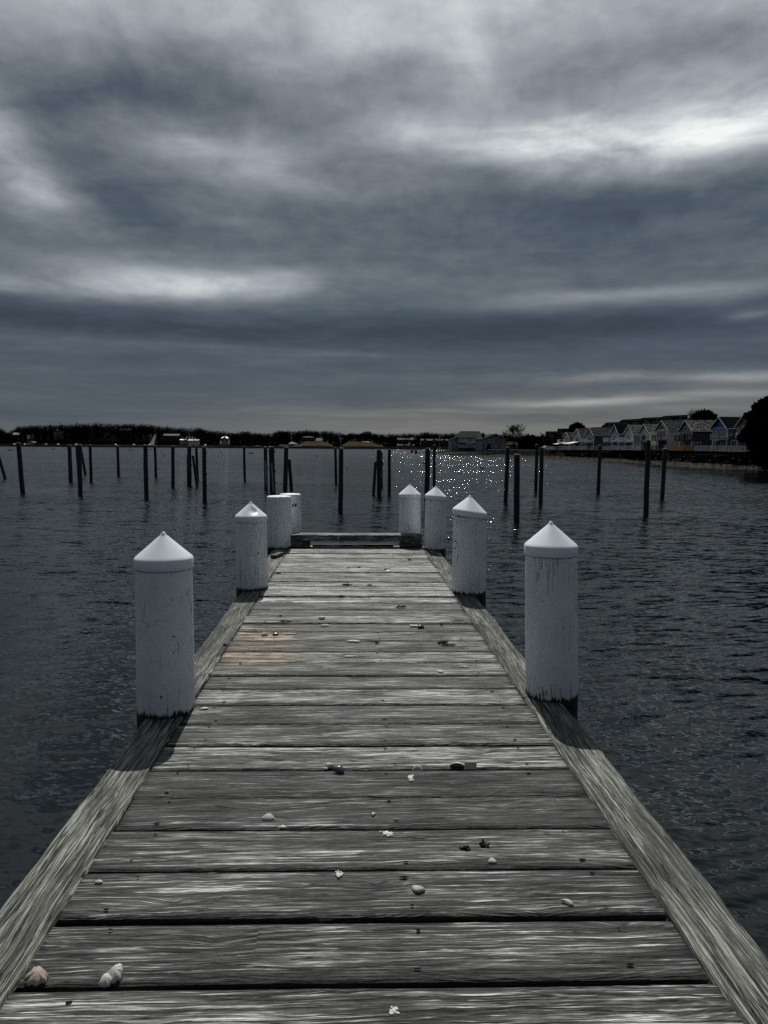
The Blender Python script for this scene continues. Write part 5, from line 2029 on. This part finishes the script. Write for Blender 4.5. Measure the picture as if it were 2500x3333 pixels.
GB = 'taller bare trees standing out of the far wood'
for k_, (px, by, ty, wd, s, lab) in enumerate([
        (70, 1440, 1385, 22, 100, 'airy bare tree at the left end of the far hill'),
        (405, 1430, 1378, 30, 110, 'wide crowned bare tree on the far hill above the long roofed house'),
        (549, 1430, 1381, 20, 120, 'fan shaped bare tree alone on the slope right of the road'),
        (645, 1440, 1393, 22, 110, 'rounded bare tree where the hill drops to the right'),
        (809, 1445, 1402, 16, 90, 'vase shaped bare tree in the low part of the far wood'),
        (1140, 1445, 1407, 18, 100, 'bare tree right of the yardarm mast'),
        (1198, 1445, 1401, 17, 100, 'upright bare tree above the right hand lawn'),
        (1384, 1440, 1406, 22, 130, 'bare tree behind the dormered building, left'),
        (1420, 1440, 1408, 24, 130, 'bare spreading tree behind the dormered building, right'),
        (1476, 1440, 1408, 18, 150, 'round bare tree between the dormered building and the point')]):
    p = far_pt(px, s)
    bare_tree(lab, px, by, ty, p.y, wd, 200 + k_, top=5, group=GB, zmin=p.z)
p = far_pt(1171, 30)
bare_tree('small dark tree standing alone on the right hand lawn', 1171, 1455, 1437, p.y, 11, 240, top=5, zmin=p.z)


def far_house(label, px, by, wpx, wall_h, roof_h, s, wallm, roofm, rz=0, name='far_house', cat='house', hip=False, dep=8, extra=None):
    p = far_pt(px, s)
    d_ = p.y
    k = d_ / F
    z0 = z_at(px, by, p)
    root = empty(name, (p.x, p.y, z0), R(rz), label, cat)
    w_, h_, rh = wpx * k, wall_h * k, roof_h * k
    if roofm is ROOF_BR:
        dep = 2 * rh / .46
    mb = MB()
    mb.box((-w_ / 2, 0, -2.5), (w_ / 2, dep, h_))
    mb.build('wall', wallm, root)
    mb = MB()
    o_ = .4
    ins = min(w_ * .3, dep / 2) if hip else 0
    A = [(-w_ / 2 - o_, -o_, h_), (w_ / 2 + o_, -o_, h_), (w_ / 2 + o_, dep + o_, h_), (-w_ / 2 - o_, dep + o_, h_)]
    T = [(-w_ / 2 - o_ + ins, dep / 2, h_ + rh), (w_ / 2 + o_ - ins, dep / 2, h_ + rh)]
    ia, it = [mb.vert(a) for a in A], [mb.vert(t_) for t_ in T]
    mb.face((ia[0], ia[1], it[1], it[0]))
    mb.face((ia[2], ia[3], it[0], it[1]))
    mb.face((ia[1], ia[2], it[1]))
    mb.face((ia[3], ia[0], it[0]))
    mb.face(ia[::-1])
    mb.build('roof', roofm, root)
    n = max(2, int(w_ / 3))
    for j in range(n):
        x = -w_ / 2 + w_ * (j + .5) / n
        mb = MB()
        mb.box((x - .55, -.05, h_ * .25), (x + .55, .02, h_ * .75))
        mb.build('window', M_GLASS, root)
    return root, w_, h_, rh, k


WALL_P = simple('pale_house_paint', (.30, .30, .29), .7)
WALL_D = simple('dark_house_wall', (.04, .038, .036), .8)
WALL_W = simple('white_house_paint', (.70, .70, .69), .6)
ROOF_BR = simple('bright_metal_roof', (.50, .50, .48), .5, .05, metal=.8)
ROOF_GR = simple('far_grey_roof', (.085, .085, .085), .8)
far_house('small pale roofed house in the trees at the far left', 52, 1419, 17, 4, 7, 80, WALL_D, simple('pale_slate_roof', (.26, .26, .25), .7), 8)
far_house('white gabled house half way up the far hill', 204, 1421, 15, 14, 9, 80, WALL_P, ROOF_GR, 78, dep=9)
far_house('long low roofed house on top of the far hill', 407, 1410, 32, 8, 7, 85, WALL_D, ROOF_GR, 0)
r_, w_, h_, rh, k = far_house('long flat grey roofed house right of the hillside road', 556, 1427, 50, 9, 6, 60, WALL_D, simple('silvery_roof', (.16, .16, .155), .6), 0, dep=9)
far_house('bright white low row of boat sheds right of the hillside road', 630, 1440, 34, 7, 2, 40, WALL_W, ROOF_BR, -8, name='boat_shed', cat='shed', dep=4)
far_house('smaller white shed left of the bright boat sheds', 596, 1436, 18, 4, 2.2, 46, WALL_P, ROOF_BR, 0, name='boat_shed', cat='shed', dep=4)
r_, w_, h_, rh, k = far_house('pale house with a glaring bright roof, left of the centre of the far shore', 731, 1439, 20, 13, 4.5, 50, WALL_P, ROOF_BR, 0, hip=True, dep=7)
mb = MB()
mb.prism([(-2.2, -.8, h_ - .2), (2.2, -.8, h_ - .2), (0, -.2, h_ + rh * 1.3)], (0, 4, 0))
mb.build('dormer', ROOF_BR, r_)
far_house('dark turreted mansion among trees above the left lawn', 1002, 1440, 36, 16, 4, 74, WALL_D, ROOF_GR, 0, dep=12, hip=True)
far_house('low wing with a pale sloping roof beside the dark mansion', 1038, 1440, 16, 5, 9, 76, WALL_D, simple('pale_wing_roof', (.17, .17, .17), .7), 0, dep=9)
far_house('thin pale flat roofed house behind the right hand lawn', 1190, 1442, 22, 3.5, 1.5, 88, WALL_D, simple('whitish_flat_roof', (.34, .34, .33), .6), 0, dep=6)
far_house('grey roofed house in the trees right of the lawns, left of two', 1312, 1437, 36, 6, 5, 90, WALL_D, simple('ash_roof', (.12, .12, .12), .7), 0)
far_house('grey roofed house in the trees right of the lawns, right of two', 1347, 1438, 22, 6, 7, 95, WALL_D, simple('ash_roof_light', (.15, .15, .15), .7), 0)
r_, w_, h_, rh, k = far_house('long dark building with a pale roof edge and arched dormers', 1416, 1447, 90, 13, 5, 40, WALL_D, simple('dormered_roof', (.11, .11, .115), .7), 0, dep=10, name='long_building', cat='building')
for x in (-.36, -.03, .33):
    mb = MB()
    c = x * w_
    mb.prism([(c - 1.8, -.7, h_ * .3), (c + 1.8, -.7, h_ * .3), (c + 1.8, -.7, h_ + .3), (c, -.7, h_ + 1.5), (c - 1.8, -.7, h_ + .3)], (0, 3, 0))
    mb.build('dormer', simple('dormer_boards', (.065, .065, .065), .7), r_)
# little white boathouse with columns
p = far_pt(102, 9)
k = p.y / F
z0 = z_at(102, 1448, p)
root = empty('boathouse', (p.x, p.y, z0), 0, 'tiny white pillared boathouse on the far shore near the left edge', 'boathouse')
mb = MB()
mb.box((-7 * k, 1.2, -1), (7 * k, 5, 7 * k))
mb.build('wall', WALL_D, root)
mb = MB()
for j in range(5):
    x = (-7 + 14 * j / 4) * k
    mb.box((x - .18, 0, -1), (x + .18, .36, 7 * k))
mb.build('columns', WALL_W, root)
mb = MB()
mb.prism([(-8 * k, -.3, 7 * k), (8 * k, -.3, 7 * k), (8 * k, -.3, 8.4 * k), (0, -.3, 10.5 * k), (-8 * k, -.3, 8.4 * k)], (0, 5.6, 0))
mb.build('roof', WALL_P, root)

# yacht club boathouse with mast, boats under white covers, docks
p = far_pt(952, 6)
k = p.y / F
root = empty('clubhouse', (p.x, p.y, -.9), 0, 'hip roofed grey boathouse on a dock in the centre of the far shore', 'boathouse')
mb = MB()
mb.box((-12 * k, 0, 0), (12 * k, 6, 10.5 * k))
mb.build('wall', simple('grey_boathouse_wall', (.20, .21, .21), .7), root)
mb = MB()
A = [(-13.5 * k, -.4, 10.5 * k), (13.5 * k, -.4, 10.5 * k), (13.5 * k, 6.4, 10.5 * k), (-13.5 * k, 6.4, 10.5 * k)]
ia = [mb.vert(a) for a in A]
ap = mb.vert((-1, 3, 17 * k))
for j in range(4):
    mb.face((ia[j], ia[(j + 1) % 4], ap))
mb.face(ia[::-1])
mb.build('roof', simple('pale_boathouse_roof', (.30, .31, .31), .6), root)
mb = MB()
mb.box((-13 * k, -2.0, -.2), (22 * k, 0, .05))
railing(mb, (-13 * k, -1.9, .05), (12 * k, -1.9, .05), gap=.6)
mb.build('porch', M_GREYTRIM, root)
root = empty('flag_mast', (far_pt(948, 4).x, far_pt(948, 4).y, -.9), 0, 'thin white mast with a small yard beside the hip roofed boathouse', 'mast')
mb = MB()
mb.tube([(0, 0, 0), (0, 0, 46 * k)], [.13, .07], 8)
mb.build('pole', M_TRIM, root)
mb = MB()
mb.tube([(-3.4 * k, 0, 31 * k), (3.4 * k, 0, 31 * k)], .07, 6)
mb.build('yard', M_TRIM, root)
p = far_pt(1109, 12)
root = empty('flag_mast', (p.x, p.y, -.6), 0, 'white mast with crossed spars between the two lawns', 'mast')
mb = MB()
mb.tube([(0, 0, 0), (0, 0, 30 * k)], [.16, .10], 8)
mb.build('pole', M_TRIM, root)
for a, b_ in (((-9 * k, 26 * k), (9 * k, 26.5 * k)), ((0, 24 * k), (-4 * k, 36 * k)), ((0, 23 * k), (6 * k, 22 * k))):
    mb = MB()
    mb.tube([(a[0], -.1, a[1]), (b_[0], -.1, b_[1])], .09, 6)
    mb.build('spar', M_TRIM, root)


def hull(label, px, s, L, Hh, rz=0, cover=True, group=None, z=None, mt=None, name='boat'):
    p = far_pt(px, s)
    root = empty(name, (p.x, p.y, -.9 if z is None else z), R(rz), label, 'boat', group)
    mb = MB()
    n = 12
    prev = None
    for i in range(n + 1):
        t_ = i / n
        w_ = L * .14 * math.sin(math.pi * (0.12 + .88 * (1 - t_))) ** .6 if t_ < 1 else 0.02
        x = -L / 2 + L * t_
        sh_ = Hh * (.55 + .2 * t_ * t_)
        ids = [mb.vert((x, -w_, sh_)), mb.vert((x, -w_ * .7, Hh * .12)), mb.vert((x, 0, 0)), mb.vert((x, w_ * .7, Hh * .12)), mb.vert((x, w_, sh_))]
        if prev:
            for j in range(4):
                mb.face((prev[j], prev[j + 1], ids[j + 1], ids[j]), 0, True)
            mb.face((prev[0], ids[0], ids[4], prev[4]))
        prev = ids
    mb.build('hull', mt or M_TRIM, root)
    mb = MB()
    if cover:
        mb.prism([(-L * .45, 0, Hh * .6), (-L * .30, 0, Hh * 1.25), (L * .15, 0, Hh * 1.2), (L * .42, 0, Hh * .72)], (0, .02, 0))
        mb.prism([(-L * .42, -L * .1, Hh * .56), (-L * .28, -L * .02, Hh * 1.22), (L * .15, -L * .02, Hh * 1.18), (L * .40, -L * .08, Hh * .66)], (0, L * .04, 0))
        mb.build('cover', WALL_P, root)
    else:
        mb.box((-L * .15, -L * .07, Hh * .6), (L * .12, L * .07, Hh * 1.15))
        mb.build('cabin', M_TRIM, root)
    return root


GBt = 'boats laid up at the far dock'
hull('boat under a pale cover, left of the hip roofed boathouse', 917, 6, 4.6, 1.9, 4, True, GBt)
hull('second covered boat between the first one and the boathouse', 930, 5, 4.2, 1.8, -6, True, GBt)
hull('white boat on the dock right of the hip roofed boathouse', 968, 3, 5.4, 1.9, 10, False, GBt)
hull('long white rowing boat pulled up left of the covered boats', 838, 3, 5.5, 1.0, 0, False, GBt)


def dock(label, pa, pb, s, z, n, hp=.9, posts_above=True):
    A, B = far_pt(pa, s), far_pt(pb, s)
    root = empty('dock', (A.x, A.y, z), 0, label, 'dock')
    d_ = B - A
    mb = MB()
    mb.bar((0, 0, 0), (d_.x, d_.y, 0), 1.6, .25)
    mb.build('dock_deck', M_PILING, root)
    mb = MB()
    qq = random.Random(int(pa))
    for i in range(n):
        t_ = (i + qq.uniform(-.25, .25)) / max(1, n - 1)
        mb.tube([(d_.x * t_, d_.y * t_ - .8, -1.6), (d_.x * t_, d_.y * t_ - .8, hp * qq.uniform(.3, 1.2))], .17, 6)
    mb.build('dock_posts', M_PILING, root)


dock('long dark dock with uneven posts in front of the left lawn', 1036, 1146, -12, -1.35, 22, 1.3)
dock('low dark dock carrying the hip roofed boathouse', 905, 986, 0, -1.3, 9, .4)
dock('low dark jetty on the left half of the far shore', 500, 720, -1, -1.5, 18, .5)
dock('dark dock running left of the covered boats', 725, 860, -2, -1.45, 16, .6)

# cars parked along the far shore road, sun glinting off their glass
for k_, (px, lab) in enumerate([(45, 'parked car glinting left of the thick leaning piling'), (79, 'parked car glinting just right of the thick leaning piling'),
                                (93, 'parked car glinting beside the tiny white boathouse'), (149, 'parked car glinting midway between boathouse and far left cluster'),
                                (188, 'faintly glinting parked car left of the slim upright piling'), (247, 'parked car glinting just left of the far left cluster'),
                                (376, 'parked car glinting left of the lone distant piling'), (435, 'parked car glinting alone left of the tall thick piling'),
                                (486, 'parked car glinting at the foot of the hillside road'), (668, 'parked car glinting above the knobbly piling')]):
    p = far_pt(px, 9)
    hv = S + (CP - p).normalized()
    car_things(lab, (p.x, p.y, z_at(px, 1449.5 + px * .004, p)), math.atan2(hv.y, hv.x) + math.pi, 1.0, (.25, .26, .28), 'cars parked along the far shore',
               math.hypot(hv.x, hv.y) / hv.z)

# ------------------------------------------------------------------ things afloat


def buoy(label, px, py, r, h, mt, name='buoy', cat='buoy', group=None):
    P = at_z(px, py, WATER)
    mb = MB()
    mb.lathe([(r * .6, -.2), (r, -.05), (r, h * .55), (r * .7, h * .9), (r * .25, h), (0, h * 1.02)], 12)
    return tag(mb.build(name, mt, None, loc=P), label, cat, group)


M_BUOY = simple('black_buoy_plastic', (.02, .02, .022), .5)
buoy('small dark mooring buoy right of the tall central piling', 1130, 1526, .07, .20, M_BUOY)
buoy('tiny pale buoy near the right beach, left of the townhouses', 1604, 1493, .12, .25, M_TRIM)
buoy('tiny white buoy off the beach below the awning townhouses', 1827, 1500, .12, .3, M_TRIM)


def duck(label, px, py, s, rz):
    P = at_z(px, py, WATER)
    root = empty('duck', P, R(rz), label, 'duck', 'dark water birds on the harbour')
    root.scale = (s, s, s)
    mb = MB()
    prof = []
    n = 10
    rings = []
    for i in range(n + 1):
        t_ = i / n
        x = -.28 + .56 * t_
        r = .11 * math.sin(math.pi * min(.98, max(.04, t_))) ** .6
        z = .04 + .05 * (1 - t_) ** 3
        rings.append([mb.vert((x, r * math.cos(2 * math.pi * j / 10), z + r * .8 * math.sin(2 * math.pi * j / 10))) for j in range(10)])
    for i in range(n):
        for j in range(10):
            mb.face((rings[i][j], rings[i][(j + 1) % 10], rings[i + 1][(j + 1) % 10], rings[i + 1][j]), 0, True)
    mb.tube([(.18, 0, .08), (.25, 0, .18), (.28, 0, .25), (.30, 0, .27), (.36, 0, .265), (.42, 0, .25)], [.06, .045, .045, .055, .04, .008], 8)
    mb.build('body', M_BUOY, root)


duck('dark bird swimming in open water left of the tall pilings right of the pier', 1571, 1526, 1.2, 170)
duck('dark bird near the thick piling behind the right end posts', 1379, 1509, 1.2, 20)
duck('tiny dark bird left of the pale central piling, far out', 1024, 1482, .9, 0)
duck('second tiny dark bird just right of the far out one', 1033, 1487, .9, 180)
duck('tiny dark bird between the tall central piling and the ragged cluster', 1216, 1481, 1.0, 10)
GS = 'small dark skiffs and floats far out'
for k_, (px, py, lab) in enumerate([(33, 1466.5, 'tiny dark float near the left edge'), (174, 1463, 'tiny dark float right of the thick leaning piling'),
                                    (425, 1465.5, 'tiny dark float left of the tall thick piling'), (489, 1463.5, 'tiny dark float right of the tall thick piling'),
                                    (818, 1476, 'tiny dark float right of the lone thin piling')]):
    P = at_z(px, py, WATER)
    mb = MB()
    mb.prism([(-.9, -.35, -.1), (.9, -.35, -.1), (1.1, -.35, .28), (-1.0, -.35, .25)], (0, .7, 0))
    mb.box((-.3, -.2, .27), (.2, .2, .42))
    tag(mb.build('float', M_BUOY, None, loc=P), lab, 'float', GS)
for k_, (px, py, lab) in enumerate([(537, 1487, 'thin slanting stick in the water left of the leaning trio'), (727, 1481, 'thin slanting stick in the water right of the knobbly piling'),
                                    (117, 1470, 'tiny slanting stick near the thick leaning piling')]):
    P = at_z(px, py, WATER)
    mb = MB()
    mb.tube([(.25, 0, -.4), (-1.1, 0, 1.6)], .06, 6)
    tag(mb.build('stick', M_BUOY, None, loc=P), lab, 'stick', 'sticks poking out of the water')
P = at_z(1213, 1469, WATER)
root = empty('mooring_raft', P, 0, 'small dark raft with a post, just left of the ragged centre cluster', 'raft')
mb = MB()
mb.box((-.7, -.7, -.2), (.7, .7, .25))
mb.build('float', M_BUOY, root)
mb = MB()
mb.tube([(0, 0, .25), (0, 0, 1.6)], .09, 6)
mb.box((-.25, -.06, 1.2), (.25, .06, 1.7))
mb.build('post', M_BUOY, root)

for ob in list(scene.objects):
    if ob.type == 'MESH' and ob.parent is None and 'label' not in ob:
        print('untagged', ob.name)

for ob in list(scene.objects):
    if 'category' in ob and 'kind' not in ob and ob.parent is None:
        ob['kind'] = 'thing'
